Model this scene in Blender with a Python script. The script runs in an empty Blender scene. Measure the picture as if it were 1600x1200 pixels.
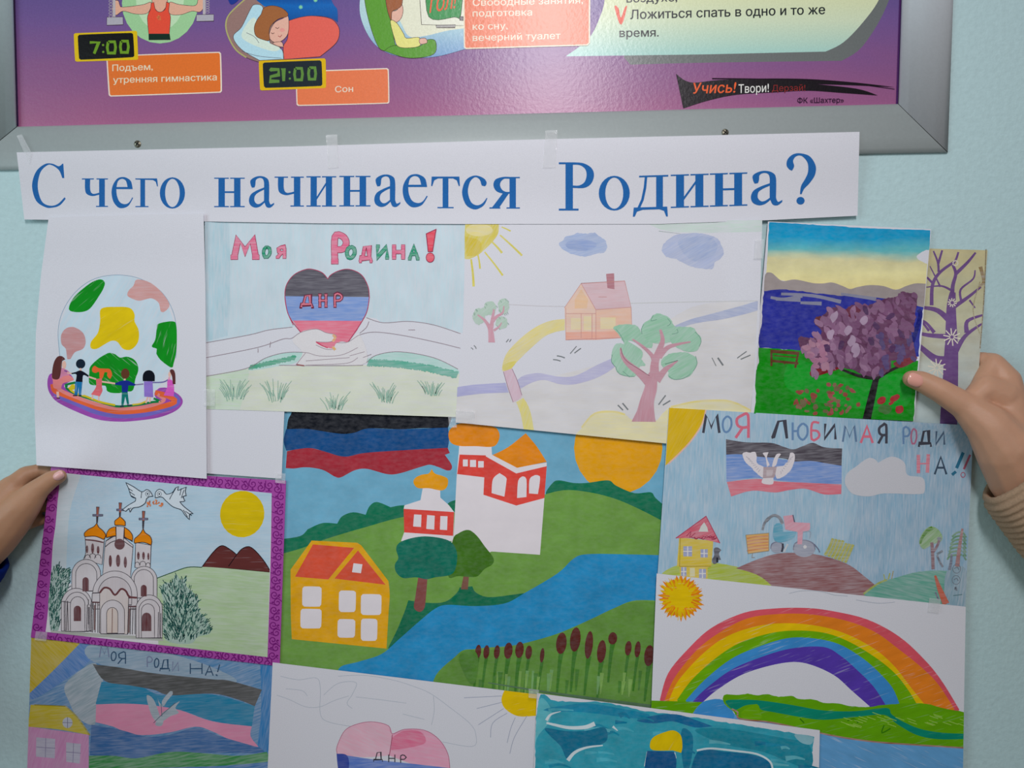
import bpy, bmesh, math, random
from mathutils import Vector
from mathutils.geometry import tessellate_polygon, delaunay_2d_cdt
R = random.Random(7)
SC = bpy.context.scene
COL = SC.collection
K = 0.00074            # metres on the wall per photo pixel
D = 0.96               # camera distance from the wall
H0 = 1.50              # height of the picture's centre

# ------------------------------------------------------------ camera, world, lights, exposure
cam = bpy.data.cameras.new('camera'); camo = bpy.data.objects.new('camera', cam); COL.objects.link(camo)
cam.sensor_width = 36; cam.lens = 36*D/(1600*K); cam.clip_start = 0.01
camo.location = (0, -D, H0); camo.rotation_euler = (math.pi/2, 0, 0)
SC.camera = camo
SC.view_settings.view_transform = 'Standard'; SC.view_settings.look = 'None'
SC.view_settings.gamma = 1; SC.view_settings.use_curve_mapping = False
SC.view_settings.exposure = 0.0
w = bpy.data.worlds.new('room_light'); SC.world = w; w.use_nodes = True
w.node_tree.nodes['Background'].inputs[0].default_value = (0.88, 0.92, 1.0, 1)
w.node_tree.nodes['Background'].inputs[1].default_value = 0.23
def area(name, loc, target, sx, sy, power, col, spread=180):
    l = bpy.data.lights.new(name, 'AREA'); l.shape = 'RECTANGLE'; l.size = sx; l.size_y = sy
    l.energy = power; l.color = col; l.spread = math.radians(spread)
    o = bpy.data.objects.new(name, l); COL.objects.link(o); o.location = loc
    o.rotation_euler = (Vector(target)-Vector(loc)).to_track_quat('-Z', 'Y').to_euler()
    return o
area('added_left_light', (-1.9, -1.5, 1.75), (-0.2, 0, 1.45), 1.1, 1.4, 13.5, (0.72, 0.93, 1.0))  # unseen area light added at left; its blue cast imitates lens shading
area('ceiling_lamp_light', (0.13, -1.75, 2.63), (-0.02, 0, 1.68), 0.22, 0.75, 4.9, (1.0, 0.945, 0.98), 84)

# ------------------------------------------------------------ materials
ILL = (0.74, 0.76, 0.83)
def lin(c): c /= 255.0; return c/12.92 if c <= .04045 else ((c+.055)/1.055)**2.4
def alb(rgb, g=1.0):
    return tuple(min(0.92, max(0.002, (lin(v)-.012)/i*g)) for v, i in zip(rgb, ILL)) + (1,)
MATS = {}
PAPER = (203, 206, 219)
def mat(rgb, style='paint', ang=0, k=None, stops=None, gain=1.0, name=None):
    key = (rgb, style, ang, k, tuple(stops) if stops else None, gain)
    if key in MATS: return MATS[key]
    m = bpy.data.materials.new(name or style+'_colour'); m.use_nodes = True; nt = m.node_tree; N = nt.nodes; Lk = nt.links
    b = N['Principled BSDF']
    tc = N.new('ShaderNodeTexCoord')
    def noise(scale, det=3, rot=0, sc=(1, 1, 1), rough=.55):
        mp = N.new('ShaderNodeMapping'); mp.inputs['Rotation'].default_value = (0, math.radians(rot), 0)
        m2 = N.new('ShaderNodeMapping'); m2.inputs['Scale'].default_value = sc
        nz = N.new('ShaderNodeTexNoise'); nz.inputs['Scale'].default_value = scale
        nz.inputs['Detail'].default_value = det; nz.inputs['Roughness'].default_value = rough
        Lk.new(tc.outputs['Object'], mp.inputs[0]); Lk.new(mp.outputs[0], m2.inputs[0]); Lk.new(m2.outputs[0], nz.inputs[0])
        return nz.outputs[0]
    def rng(src, a, b_, c, d):
        r = N.new('ShaderNodeMapRange'); r.inputs[1].default_value = a; r.inputs[2].default_value = b_
        r.inputs[3].default_value = c; r.inputs[4].default_value = d; Lk.new(src, r.inputs[0]); return r.outputs[0]
    def mix(f, a, c, mode='MIX'):
        x = N.new('ShaderNodeMix'); x.data_type = 'RGBA'; x.blend_type = mode
        if isinstance(f, (int, float)): x.inputs[0].default_value = f
        else: Lk.new(f, x.inputs[0])
        for s, v in ((6, a), (7, c)):
            if isinstance(v, tuple): x.inputs[s].default_value = v
            else: Lk.new(v, x.inputs[s])
        return x.outputs[2]
    def gray(v): 
        c = N.new('ShaderNodeCombineColor')
        for i in range(3): Lk.new(v, c.inputs[i])
        return c.outputs[0]
    base = alb(rgb, gain)
    if stops:   # a printed / painted gradient along the height, positions in photo rows
        sep = N.new('ShaderNodeSeparateXYZ'); geo = N.new('ShaderNodeNewGeometry'); Lk.new(geo.outputs['Position'], sep.inputs[0])
        nz = noise(18, 4, 0, (.5, 1, 2)); add = N.new('ShaderNodeMath'); add.operation = 'ADD'
        Lk.new(sep.outputs[2], add.inputs[0]); Lk.new(rng(nz, .3, .7, -1, 1), add.inputs[1])
        amp = (k or 0)*K
        mu = N.new('ShaderNodeMath'); mu.operation = 'MULTIPLY'; Lk.new(rng(nz, .3, .7, -1, 1), mu.inputs[0]); mu.inputs[1].default_value = amp
        Lk.new(mu.outputs[0], add.inputs[1])
        y0, y1 = stops[0][0], stops[-1][0]
        r = rng(add.outputs[0], H0+(600-y0)*K, H0+(600-y1)*K, 0, 1)
        cr = N.new('ShaderNodeValToRGB'); Lk.new(r, cr.inputs[0]); e = cr.color_ramp.elements
        while len(e) < len(stops): e.new(0.5)
        for i, (y, c) in enumerate(stops): e[i].position = (y-y0)/(y1-y0); e[i].color = alb(c, gain)
        base = cr.outputs[0]
    rough = .62; spec = .12; bumpy = False
    pw = alb(PAPER)
    if style == 'paper':
        f = rng(noise(900, 2), .3, .7, .965, 1.035); c = mix(1.0, base, gray(f), 'MULTIPLY')
        rough = .75
    elif style == 'print':
        f = rng(noise(500, 2), .3, .7, .95, 1.05); c = mix(1.0, base, gray(f), 'MULTIPLY'); rough = .27; spec = .34; bumpy = True
    elif style == 'ink':
        f = rng(noise(700, 2), .3, .7, .93, 1.07); c = mix(1.0, base, gray(f), 'MULTIPLY')
    elif style == 'paint':
        kk = .12 if k is None or stops else k*.75
        f = rng(noise(40, 5, ang, (.8, 1, 1.2), .6), .3, .7, 1-kk, 1+kk); c = mix(1.0, base, gray(f), 'MULTIPLY')
        f2 = rng(noise(260, 3, ang, (.5, 1, 1)), .35, .7, 0, .05); c = mix(f2, c, pw)
    elif style == 'pencil':
        kk = .34 if k is None or stops else k
        f = rng(noise(520, 2, ang, (.09, 1, 1), .6), .34, .70, 0, 1)
        f3 = rng(noise(28, 3, ang), .3, .7, -.25, .25)
        a = N.new('ShaderNodeMath'); a.operation = 'ADD'; a.use_clamp = True; Lk.new(f, a.inputs[0]); Lk.new(f3, a.inputs[1])
        m3 = N.new('ShaderNodeMath'); m3.operation = 'MULTIPLY'; Lk.new(a.outputs[0], m3.inputs[0]); m3.inputs[1].default_value = kk
        sh = rng(noise(60, 3, ang, (.4, 1, 1)), .3, .7, .92, 1.04)
        c = mix(m3.outputs[0], mix(1.0, base, gray(sh), 'MULTIPLY'), pw)
    elif style == 'marker':
        f = rng(noise(480, 2, ang, (.06, 1, 1), .6), .60, .70, 0, .4 if k is None else k*.7)
        sh = rng(noise(90, 3, ang, (.3, 1, 1)), .3, .7, .88, 1.08)
        c = mix(f, mix(1.0, base, gray(sh), 'MULTIPLY'), pw)
    if isinstance(c, tuple): b.inputs['Base Color'].default_value = c
    else: Lk.new(c, b.inputs['Base Color'])
    b.inputs['Roughness'].default_value = rough
    b.inputs['Specular IOR Level'].default_value = spec
    if style in ('paper', 'pencil', 'paint'):
        bp = N.new('ShaderNodeBump'); bp.inputs['Strength'].default_value = .12; bp.inputs['Distance'].default_value = .0004
        Lk.new(noise(600, 3), bp.inputs['Height']); Lk.new(bp.outputs[0], b.inputs['Normal'])
    if bumpy:
        bp = N.new('ShaderNodeBump'); bp.inputs['Strength'].default_value = .25; bp.inputs['Distance'].default_value = .0006
        Lk.new(noise(220, 2), bp.inputs['Height']); Lk.new(bp.outputs[0], b.inputs['Normal'])
    MATS[key] = m
    return m
def plain(name, rgb, rough=.6, metal=0, spec=.4, bump=0, bscale=200, bdist=.001, var=.05, vscale=60, raw=None, sub=0):
    m = bpy.data.materials.new(name); m.use_nodes = True; nt = m.node_tree; N = nt.nodes; Lk = nt.links; b = N['Principled BSDF']
    col = raw or alb(rgb)
    tc = N.new('ShaderNodeTexCoord'); nz = N.new('ShaderNodeTexNoise'); nz.inputs['Scale'].default_value = vscale; nz.inputs['Detail'].default_value = 5
    Lk.new(tc.outputs['Object'], nz.inputs[0])
    x = N.new('ShaderNodeMix'); x.data_type = 'RGBA'; Lk.new(nz.outputs[0], x.inputs[0])
    x.inputs[6].default_value = tuple(v*(1-2*var) for v in col[:3])+(1,); x.inputs[7].default_value = tuple(min(1, v*(1+2*var)) for v in col[:3])+(1,)
    Lk.new(x.outputs[2], b.inputs['Base Color'])
    b.inputs['Roughness'].default_value = rough; b.inputs['Metallic'].default_value = metal; b.inputs['Specular IOR Level'].default_value = spec
    if sub: b.inputs['Subsurface Weight'].default_value = sub; b.inputs['Subsurface Radius'].default_value = (.006, .002, .001)
    if bump:
        n2 = N.new('ShaderNodeTexNoise'); n2.inputs['Scale'].default_value = bscale; n2.inputs['Detail'].default_value = 4; Lk.new(tc.outputs['Object'], n2.inputs[0])
        bp = N.new('ShaderNodeBump'); bp.inputs['Strength'].default_value = bump; bp.inputs['Distance'].default_value = bdist
        Lk.new(n2.outputs[0], bp.inputs['Height']); Lk.new(bp.outputs[0], b.inputs['Normal'])
    return m

# ------------------------------------------------------------ geometry in photo pixels on the wall, depth in mm
def W(px, py, d):
    d = d*.001; f = (D-d)/D*K
    return Vector(((px-800)*f, -d, H0+(600-py)*f))
CELL = 20.0
STEP = 0.004
def sstep(a, b, x):
    t = min(1, max(0, (x-a)/(b-a))); return t*t*(3-2*t)
def lift(x, y):     # where the two hands hold the sheets away from the wall
    return 19*sstep(1345, 1475, x)*math.exp(-((y-594)/86)**4) + 19*(1-sstep(98, 195, x))*math.exp(-((y-778)/88)**4)
VIEW = [0, 0, 1]
def view(x, y, s): VIEW[:] = [x, y, s]
def vp(p): return (VIEW[0]+p[0]/VIEW[2], VIEW[1]+p[1]/VIEW[2])
def smooth(pts, closed=True, n=5):
    """Catmull-Rom through pts; a point with a third item is a corner."""
    m = len(pts); out = []
    P = [vp(p) for p in pts]; cor = [len(p) > 2 for p in pts]
    rngs = range(m if closed else m-1)
    for i in rngs:
        j = (i+1) % m
        p1, p2 = P[i], P[j]
        p0 = P[i-1] if (closed or i > 0) and not cor[i] else p1
        p3 = P[(j+1) % m] if (closed or j < m-1) and not cor[j] else p2
        if cor[i] and cor[j]: out.append(p1); continue
        L = math.dist(p1, p2); nn = max(1, min(n, int(L/2.5)))
        for q in range(nn):
            t = q/nn; t2 = t*t; t3 = t2*t
            out.append(tuple(.5*((2*b)+(-a+c)*t+(2*a-5*b+4*c-d)*t2+(-a+3*b-3*c+d)*t3) for a, b, c, d in zip(p0, p1, p2, p3)))
    if not closed: out.append(P[-1])
    return out
def roughen(P, amp):
    out = []
    m = len(P)
    for i in range(m):
        a, b = P[i], P[(i+1) % m]; n = max(1, int(math.dist(a, b)/5))
        for q in range(n):
            t = q/n; out.append((a[0]+(b[0]-a[0])*t+R.uniform(-amp, amp), a[1]+(b[1]-a[1])*t+R.uniform(-amp, amp)))
    return out
class Part:
    def __init__(s, name, label): s.name, s.label, s.v, s.f, s.mi, s.mats, s.n = name, label, [], [], [], [], []; s.calls = []
class Sheet:
    cur = None
    def __init__(s, name, label, cat, corners, d0, curl=None, outline=None, m=None, thick=.25, group=None, clip=True, sheetname='paper_sheet', sheetlabel=None):
        Sheet.cur = s
        s.d0 = d0; s.curlf = curl or (lambda x, y: 0); s.q = corners; s.layer = 0; s.parts = []; s.grid = {}; s.grid3 = {}; s.clip = clip
        cx = sum(p[0] for p in corners)/4; cy = sum(p[1] for p in corners)/4
        s.loc = W(cx, cy, d0)
        e = bpy.data.objects.new(name, None); COL.objects.link(e); e.location = s.loc; e.empty_display_size = .02
        e['label'] = label; e['category'] = cat
        if group: e['group'] = group
        s.root = e; s.thick = thick
        s.part(sheetname, sheetlabel)
        view(0, 0, 1)
        s.poly([(outline or corners)], m or mat(PAPER, 'paper'), thick=thick, noclip=True)
    def part(s, name, label=None):
        s.p = Part(name, label); s.parts.append(s.p); return s.p
    def g(s, i, j):
        if (i, j) not in s.grid:
            x, y = i*CELL, j*CELL; s.grid[(i, j)] = s.d0+s.curlf(x, y)+lift(x, y)
        return s.grid[(i, j)]
    def depth(s, x, y):
        u, v = x/CELL, y/CELL; i, j = math.floor(u+1e-6), math.floor(v+1e-6); u -= i; v -= j
        if u+v <= 1: a = s.g(i, j); return a+(s.g(i+1, j)-a)*u+(s.g(i, j+1)-a)*v
        a = s.g(i+1, j+1); return a+(s.g(i, j+1)-a)*(1-u)+(s.g(i+1, j)-a)*(1-v)
    def P3(s, i, j):
        if (i, j) not in s.grid3: s.grid3[(i, j)] = W(i*CELL, j*CELL, s.g(i, j))
        return s.grid3[(i, j)]
    def pos(s, x, y, lay):
        u, v = x/CELL, y/CELL; i, j = math.floor(u+1e-6), math.floor(v+1e-6); u -= i; v -= j
        if u+v <= 1: a = s.P3(i, j); p = a+(s.P3(i+1, j)-a)*u+(s.P3(i, j+1)-a)*v
        else: a = s.P3(i+1, j+1); p = a+(s.P3(i, j+1)-a)*(1-u)+(s.P3(i+1, j)-a)*(1-v)
        return p-s.loc-Vector((0, lay*.001, 0))
    def normal(s, x, y):
        h = 2.0; f = lambda x, y: s.curlf(x, y)+lift(x, y)
        dx = (f(x+h, y)-f(x-h, y))/(2*h)*.001/K; dz = -(f(x, y+h)-f(x, y-h))/(2*h)*.001/K
        return Vector((-dx, -1, -dz)).normalized()
    def curved(s, x0, y0, x1, y1):
        for i in range(math.floor(x0/CELL), math.floor(x1/CELL)+2):
            for j in range(math.floor(y0/CELL), math.floor(y1/CELL)+2):
                if abs(s.g(i, j)-s.d0) > .002: return True
        return False
    def inside(s, x, y):
        q = s.q
        for k in range(4):
            a, b = q[k], q[(k+1) % 4]
            if (b[0]-a[0])*(y-a[1])-(b[1]-a[1])*(x-a[0]) < -.01: return False
        return True
    def poly(s, loops, m, thick=0, noclip=False, tris=None):
        """loops: outer + holes in photo pixels; cut along the curl grid and laid on the sheet."""
        big = loops[0]; ext = max(max(p[0] for p in big)-min(p[0] for p in big), max(p[1] for p in big)-min(p[1] for p in big))
        s.layer += STEP if ext > 16 else STEP*.3
        loops = [[(x, y) for x, y in [p[:2] for p in l]] for l in loops]
        flat = [Vector((x, y, 0)) for l in loops for x, y in l]
        tris = tris or tessellate_polygon([[Vector((x, y, 0)) for x, y in l] for l in loops])
        bm = bmesh.new(); vs = [bm.verts.new(v) for v in flat]
        for t in tris:
            try: bm.faces.new([vs[i] for i in t])
            except ValueError: pass
        def cut(co, no, clear=False):
            bmesh.ops.bisect_plane(bm, geom=bm.verts[:]+bm.edges[:]+bm.faces[:], dist=1e-5, plane_co=co, plane_no=no, clear_outer=clear)
        if s.clip and not noclip and not all(s.inside(v.x, v.y) for v in flat):
            for k in range(4):
                a, b = s.q[k], s.q[(k+1) % 4]
                cut((a[0], a[1], 0), (b[1]-a[1], -(b[0]-a[0]), 0), True)
        if not bm.verts: bm.free(); return
        xs = [v.co.x for v in bm.verts]; ys = [v.co.y for v in bm.verts]
        x0, x1, y0, y1 = min(xs), max(xs), min(ys), max(ys)
        if s.curved(x0, y0, x1, y1):
            for i in range(math.floor(x0/CELL)+1, math.floor(x1/CELL)+1): cut((i*CELL, 0, 0), (1, 0, 0))
            for i in range(math.floor(y0/CELL)+1, math.floor(y1/CELL)+1): cut((0, i*CELL, 0), (0, 1, 0))
            for i in range(math.floor((x0+y0)/CELL)+1, math.floor((x1+y1)/CELL)+1): cut((i*CELL, 0, 0), (1, 1, 0))
        bm.verts.ensure_lookup_table(); bm.verts.index_update()
        p = s.p
        if m not in p.mats: p.mats.append(m)
        mi = p.mats.index(m); o = len(p.v); n = len(bm.verts)
        f0 = len(p.f)
        p.v += [s.pos(v.co.x, v.co.y, s.layer) for v in bm.verts]
        nn = [s.normal(v.co.x, v.co.y) for v in bm.verts]; p.n += nn
        bedge = []
        for f in bm.faces:
            ix = [v.index for v in f.verts]
            pts = [bm.verts[i].co for i in ix]
            ar = sum(a.x*b.y-b.x*a.y for a, b in zip(pts, pts[1:]+pts[:1]))
            if abs(ar) < 1e-7: continue
            if ar > 0: ix.reverse()
            p.f.append([o+i for i in ix[::1]]); p.mi.append(mi)
            if thick: bedge.append([i for i in ix])
        if thick:
            p.v += [s.pos(v.co.x, v.co.y, s.layer-thick) for v in bm.verts]; p.n += [-q for q in nn]
            cnt = {}
            for ix in bedge:
                p.f.append([o+n+i for i in reversed(ix)]); p.mi.append(mi)
                for a, b in zip(ix, ix[1:]+ix[:1]):
                    cnt[(a, b)] = 1
            for a, b in cnt:
                if (b, a) not in cnt: p.f.append([o+b, o+a, o+n+a, o+n+b]); p.mi.append(mi)
        p.calls.append((o, len(p.v), f0, len(p.f), x0, y0, x1, y1))
        bm.free()
    def done(s):
        for p in s.parts:
            if not p.f: continue
            if p.name in SPLIT:
                cl = [[c] for c in p.calls]; go = True
                bb = [list(c[4:]) for c in p.calls]
                while go:
                    go = False
                    for i in range(len(cl)):
                        for j in range(i+1, len(cl)):
                            if cl[i] and cl[j] and bb[i][0] < bb[j][2]+.5 and bb[j][0] < bb[i][2]+.5 and bb[i][1] < bb[j][3]+.5 and bb[j][1] < bb[i][3]+.5:
                                cl[i] += cl[j]; cl[j] = []; go = True
                                bb[i] = [min(bb[i][0], bb[j][0]), min(bb[i][1], bb[j][1]), max(bb[i][2], bb[j][2]), max(bb[i][3], bb[j][3])]
                for c in cl:
                    if not c: continue
                    q = Part(SPLIT[p.name], None); q.mats = p.mats
                    for o, o1, f0, f1, *_ in sorted(c):
                        off = len(q.v)-o; q.v += p.v[o:o1]; q.n += p.n[o:o1]; q.f += [[k+off for k in f] for f in p.f[f0:f1]]; q.mi += p.mi[f0:f1]
                    s.link(q)
            else: s.link(p)
    def link(s, p):
        me = bpy.data.meshes.new(p.name); me.from_pydata([tuple(v) for v in p.v], [], p.f)
        for m in p.mats: me.materials.append(m)
        me.polygons.foreach_set('material_index', p.mi); me.polygons.foreach_set('use_smooth', [True]*len(p.f)); me.update()
        me.normals_split_custom_set_from_vertices([tuple(q) for q in p.n])
        o = bpy.data.objects.new(p.name, me); COL.objects.link(o); o.parent = s.root
        if p.label: o['label'] = p.label
SPLIT = {'lettering': 'letter', 'waves': 'wave', 'river': 'river', 'letter': 'letter', 'cloud_outline': 'cloud_outline', 'bench': 'bench', 'reeds': 'reed', 'crosses': 'cross', 'doves': 'dove', 'wheat_sheaves': 'wheat_sheaf', 'bushes': 'bush', 'grass_marks': 'grass_mark', 'grass': 'grass_tuft', 'drawn_trees': 'drawn_tree', 'fallen_petals': 'petal'}
SPLIT.pop('fallen_petals'); SPLIT.pop('letter'); SPLIT.pop('bench')
def as_m(c, style, ang, k, stops=None):
    return mat(tuple(c), style, ang, k, stops, gain=GAIN[0])
GAIN = [1.0]
def F(pts, c, style='paint', ang=0, k=None, sharp=False, holes=None, stops=None, ro=0):
    P = [vp(p) for p in pts] if sharp else smooth(pts)
    if ro: P = roughen(P, ro)
    Sheet.cur.poly([P]+[smooth(h) for h in (holes or [])], as_m(c, style, ang, k, stops))
def E(cx, cy, rx, ry, c, style='paint', ang=0, k=None, rot=0, n=24, ro=0, hole=None, stops=None):
    a = math.radians(rot)
    def ring(rx, ry): return [vp((cx+rx*math.cos(t)*math.cos(a)-ry*math.sin(t)*math.sin(a), cy+rx*math.cos(t)*math.sin(a)+ry*math.sin(t)*math.cos(a))) for t in [2*math.pi*i/n for i in range(n)]]
    P = ring(rx, ry)
    if ro: P = roughen(P, ro)
    Sheet.cur.poly([P]+([ring(*hole)] if hole else []), as_m(c, style, ang, k, stops))
def L(pts, wd, c, style='ink', closed=False, sharp=False, ang=0, k=None):
    P = [vp(p) for p in pts] if sharp else smooth(pts, closed)
    if closed: P = P+[P[0]]
    Q = [P[0]]
    for p in P[1:]:
        if math.dist(p, Q[-1]) > .3: Q.append(p)
    P = Q; n = len(P)
    if n < 2: return
    w0, w1 = wd if isinstance(wd, tuple) else (wd, wd)
    lf, rt = [], []
    for i, p in enumerate(P):
        a, b = P[max(0, i-1)], P[min(n-1, i+1)]
        dx, dy = b[0]-a[0], b[1]-a[1]; l = math.hypot(dx, dy) or 1; nx, ny = -dy/l, dx/l
        h = (w0+(w1-w0)*i/(n-1))/2
        if 0 < i < n-1:
            e1 = (p[0]-a[0], p[1]-a[1]); l1 = math.hypot(*e1) or 1
            cs = abs((e1[0]*dx+e1[1]*dy)/(l1*l)); h /= max(.6, cs)
        lf.append((p[0]+nx*h, p[1]+ny*h)); rt.append((p[0]-nx*h, p[1]-ny*h))
    m = as_m(c, style, ang, k)
    s = Sheet.cur
    if n <= 3: s.poly([lf+rt[::-1]], m)
    else:
        step = 6; lay0 = s.layer
        for i in range(0, n-1, step):
            j = min(n-1, i+step); s.poly([lf[i:j+1]+rt[i:j+1][::-1]], m)
            if j < n-1: s.layer = lay0
def RQ(x0, y0, x1, y1, c, style='paint', r=0, **kw):
    if r:
        F([(x0+r, y0), (x1-r, y0+r*.1), (x1, y0+r), (x1-r*.2, y1-r), (x1-r, y1), (x0+r, y1), (x0, y1-r), (x0+r*.1, y0+r)], c, style, **kw)
    else: F([(x0, y0), (x1, y0), (x1, y1), (x0, y1)], c, style, sharp=True, **kw)
def arch(x0, x1, y0, y1, n=8, corner=1):
    r = (x1-x0)/2; cx = (x0+x1)/2
    return [(x0, y1, 1)]+[(cx-r*math.cos(math.pi*i/n), y0+r*1.05-r*1.05*math.sin(math.pi*i/n)) for i in range(n+1)]+[(x1, y1, 1)]
def fan(cx, cy, wd, h, c, n=16, sw=1.0, spread=.7):
    lay = Sheet.cur.layer
    for i in range(n):
        Sheet.cur.layer = lay+(i % 4)*STEP
        u = R.uniform(-1, 1); a = u*spread; l = h*R.uniform(.45, 1); x = cx+u*wd*.45+R.uniform(-.15, .15)*wd; y = cy-R.uniform(0, .35)*h
        L([(x, y), (x+math.sin(a)*l*.5, y-math.cos(a)*l*.5), (x+math.sin(a*1.4)*l, y-l*.9)], (sw, sw*.5), c, 'ink')
def inpoly(x, y, P):
    r = False; j = len(P)-1
    for i in range(len(P)):
        if (P[i][1] > y) != (P[j][1] > y) and x < (P[j][0]-P[i][0])*(y-P[i][1])/(P[j][1]-P[i][1])+P[i][0]: r = not r
        j = i
    return r
# ---- built-in sans font laid flat (posters)
def text(s, x0, y0, x1, y1, cap, c, style='print', bold=0.0, shear=0):
    cu = bpy.data.curves.new('t', 'FONT'); cu.body = s;  cu.size = 1; cu.resolution_u = 3; cu.shear = shear; cu.fill_mode = 'NONE'
    o = bpy.data.objects.new('t', cu); COL.objects.link(o)
    dg = bpy.context.evaluated_depsgraph_get(); me = bpy.data.meshes.new_from_object(o.evaluated_get(dg))
    bpy.data.objects.remove(o); bpy.data.curves.remove(cu)
    xs = [v.co.x for v in me.vertices]; mx, Mx = min(xs), max(xs)
    a, b = vp((x0, y0)), vp((x1, y1)); sc = (b[0]-a[0])/(Mx-mx); sl = (b[1]-a[1])/(b[0]-a[0]); cs = cap/VIEW[2]/.72
    def tr(v):
        X = a[0]+(v.co.x-mx)*sc; return (X, a[1]+(X-a[0])*sl-v.co.y*cs)
    nb = {}
    for e in me.edges:
        p, q = e.vertices; nb.setdefault(p, []).append(q); nb.setdefault(q, []).append(p)
    seen = set(); loops = []
    for st in nb:
        if st in seen: continue
        lp = [st]; seen.add(st); cur = st
        while True:
            nx = [q for q in nb[cur] if q not in seen]
            if not nx: break
            cur = nx[0]; seen.add(cur); lp.append(cur)
        if len(lp) > 2: loops.append([tr(me.vertices[k]) for k in lp])
    bpy.data.meshes.remove(me)
    # letter outlines may overlap themselves: triangulate all and keep what winds round a point
    V, EE = [], []
    for l in loops:
        o = len(V); V += [Vector(p) for p in l]; EE += [(o+k, o+(k+1) % len(l)) for k in range(len(l))]
    ov, oe, of = delaunay_2d_cdt(V, EE, [], 0, 1e-5)[:3]
    def wind(x, y):
        n = 0
        for l in loops:
            for p, q in zip(l, l[1:]+l[:1]):
                if (p[1] > y) != (q[1] > y) and x < p[0]+(y-p[1])*(q[0]-p[0])/(q[1]-p[1]): n += 1 if q[1] > p[1] else -1
        return n
    tris = [f for f in of if wind(sum(ov[k][0] for k in f)/3, sum(ov[k][1] for k in f)/3)]
    h = bold*cap/VIEW[2]*.55
    for dx, dy in (((-h, -h*.5), (h, -h*.5), (0, h*.6)) if bold else ((0, 0),)):
        Sheet.cur.layer += STEP
        Sheet.cur.poly([[(p[0]+dx, p[1]+dy) for p in ov]], as_m(c, style, 0, None), tris=tris)
# ---- printed serif letters (title), in 0..100 boxes
def bx(a, b, c, d): return [(a, b), (c, b), (c, d), (a, d)]
SER = {
 'о': [('E', 50, 50, 50, 50, 29, 45)],
 'с': [[(100,67,1),(88,86),(68,97),(45,100),(15,86),(0,50),(15,14),(50,0),(85,8),(97,22),(90,32),(78,30),(70,13),(52,5),(32,18),(23,48),(35,78),(58,88),(80,82),(97,66,1)]],
 'С': [[(93,0,1),(96,33,1),(90,33,1),(80,15),(60,4),(45,4),(25,20),(17,52),(28,84),(50,95),(75,92),(97,76,1),(100,80,1),(82,95),(60,100),(40,99),(12,84),(0,50),(12,18),(38,1),(60,0),(80,6),(90,0,1)]],
 'е': [[(98,39,1),(90,14),(70,3),(50,0),(25,6),(5,28),(0,52),(8,78),(28,96),(50,100),(78,92),(100,67,1),(96,65,1),(80,82),(60,87),(38,80),(25,60),(22,39,1)], 'H', [(23,32,1),(30,13),(48,6),(66,12),(74,32,1)]],
 'а': [[(8,30),(6,14),(25,3),(48,0),(70,6),(80,22),(80,78,1),(86,90),(100,84,1),(100,90,1),(85,100),(70,98),(62,84,1),(45,96),(25,100),(6,92),(0,76),(8,58),(30,46),(60,36,1),(60,20),(55,9),(42,6),(28,12),(26,26),(22,36),(12,37)], 'H', [(60,43,1),(38,52),(24,62),(22,78),(32,88),(45,87),(60,78,1)]],
 'н': [bx(14,0,35,100), bx(65,0,86,100), bx(0,0,48,4), bx(52,0,100,4), bx(0,96,48,100), bx(52,96,100,100), bx(30,46,70,52)],
 'и': [bx(14,0,35,100), bx(65,0,86,100), bx(0,0,48,4), bx(52,0,100,4), bx(0,96,48,100), bx(52,96,100,100), [(33,70),(67,18),(67,28),(33,80)]],
 'ч': [bx(0,0,46,4), bx(56,0,100,4), bx(66,0,88,100), bx(54,96,100,100), [(12,0,1),(32,0,1),(32,40),(42,54),(66,50,1),(66,57,1),(40,62),(18,54),(12,36)]],
 'г': [bx(22,3,43,100), bx(0,96,58,100), [(0,0),(96,0),(100,28),(96,28),(90,12),(78,6),(0,4)]],
 'т': [[(2,0),(98,0),(100,30),(96,30),(89,12),(76,6),(24,6),(11,12),(4,30),(0,30)], bx(40,0,60,100), bx(22,96,78,100)],
 'я': [bx(66,0,87,100), bx(46,0,100,4), bx(56,96,100,100), bx(0,96,36,100), [(46,49),(66,49),(32,97),(8,97)], [(68,0,1),(45,0),(20,8),(13,26),(22,44),(42,52),(68,53,1)], 'H', [(66,6,1),(48,6),(37,16),(35,28),(42,41),(54,47),(66,47,1)]],
 'Р': [bx(19,0,40,100), bx(0,0,45,4), bx(0,96,56,100), [(39,0,1),(70,2),(93,12),(100,27),(92,44),(72,53),(39,53,1)], 'H', [(40,5,1),(60,6),(75,14),(79,27),(73,41),(58,48),(40,48,1)]],
 'д': [bx(18,0,100,4), bx(66,3,85,77), [(34,3),(41,3),(38,30),(31,58),(20,78),(12,78),(24,56),(31,28)], [(3,75),(97,75),(99,100),(95,100),(88,85),(75,81),(28,81),(12,85),(4,100),(0,100)]],
 '?': [[(10,32),(0,24),(3,12),(22,2),(48,0),(80,6),(100,24),(98,42),(80,58),(60,70),(52,80,1),(46,80,1),(50,64),(64,50),(74,36),(72,18),(52,5),(32,6),(22,15),(26,25),(18,34)], ('E', 48, 93, 14, 7.5, 0, 0)],
}
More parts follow.
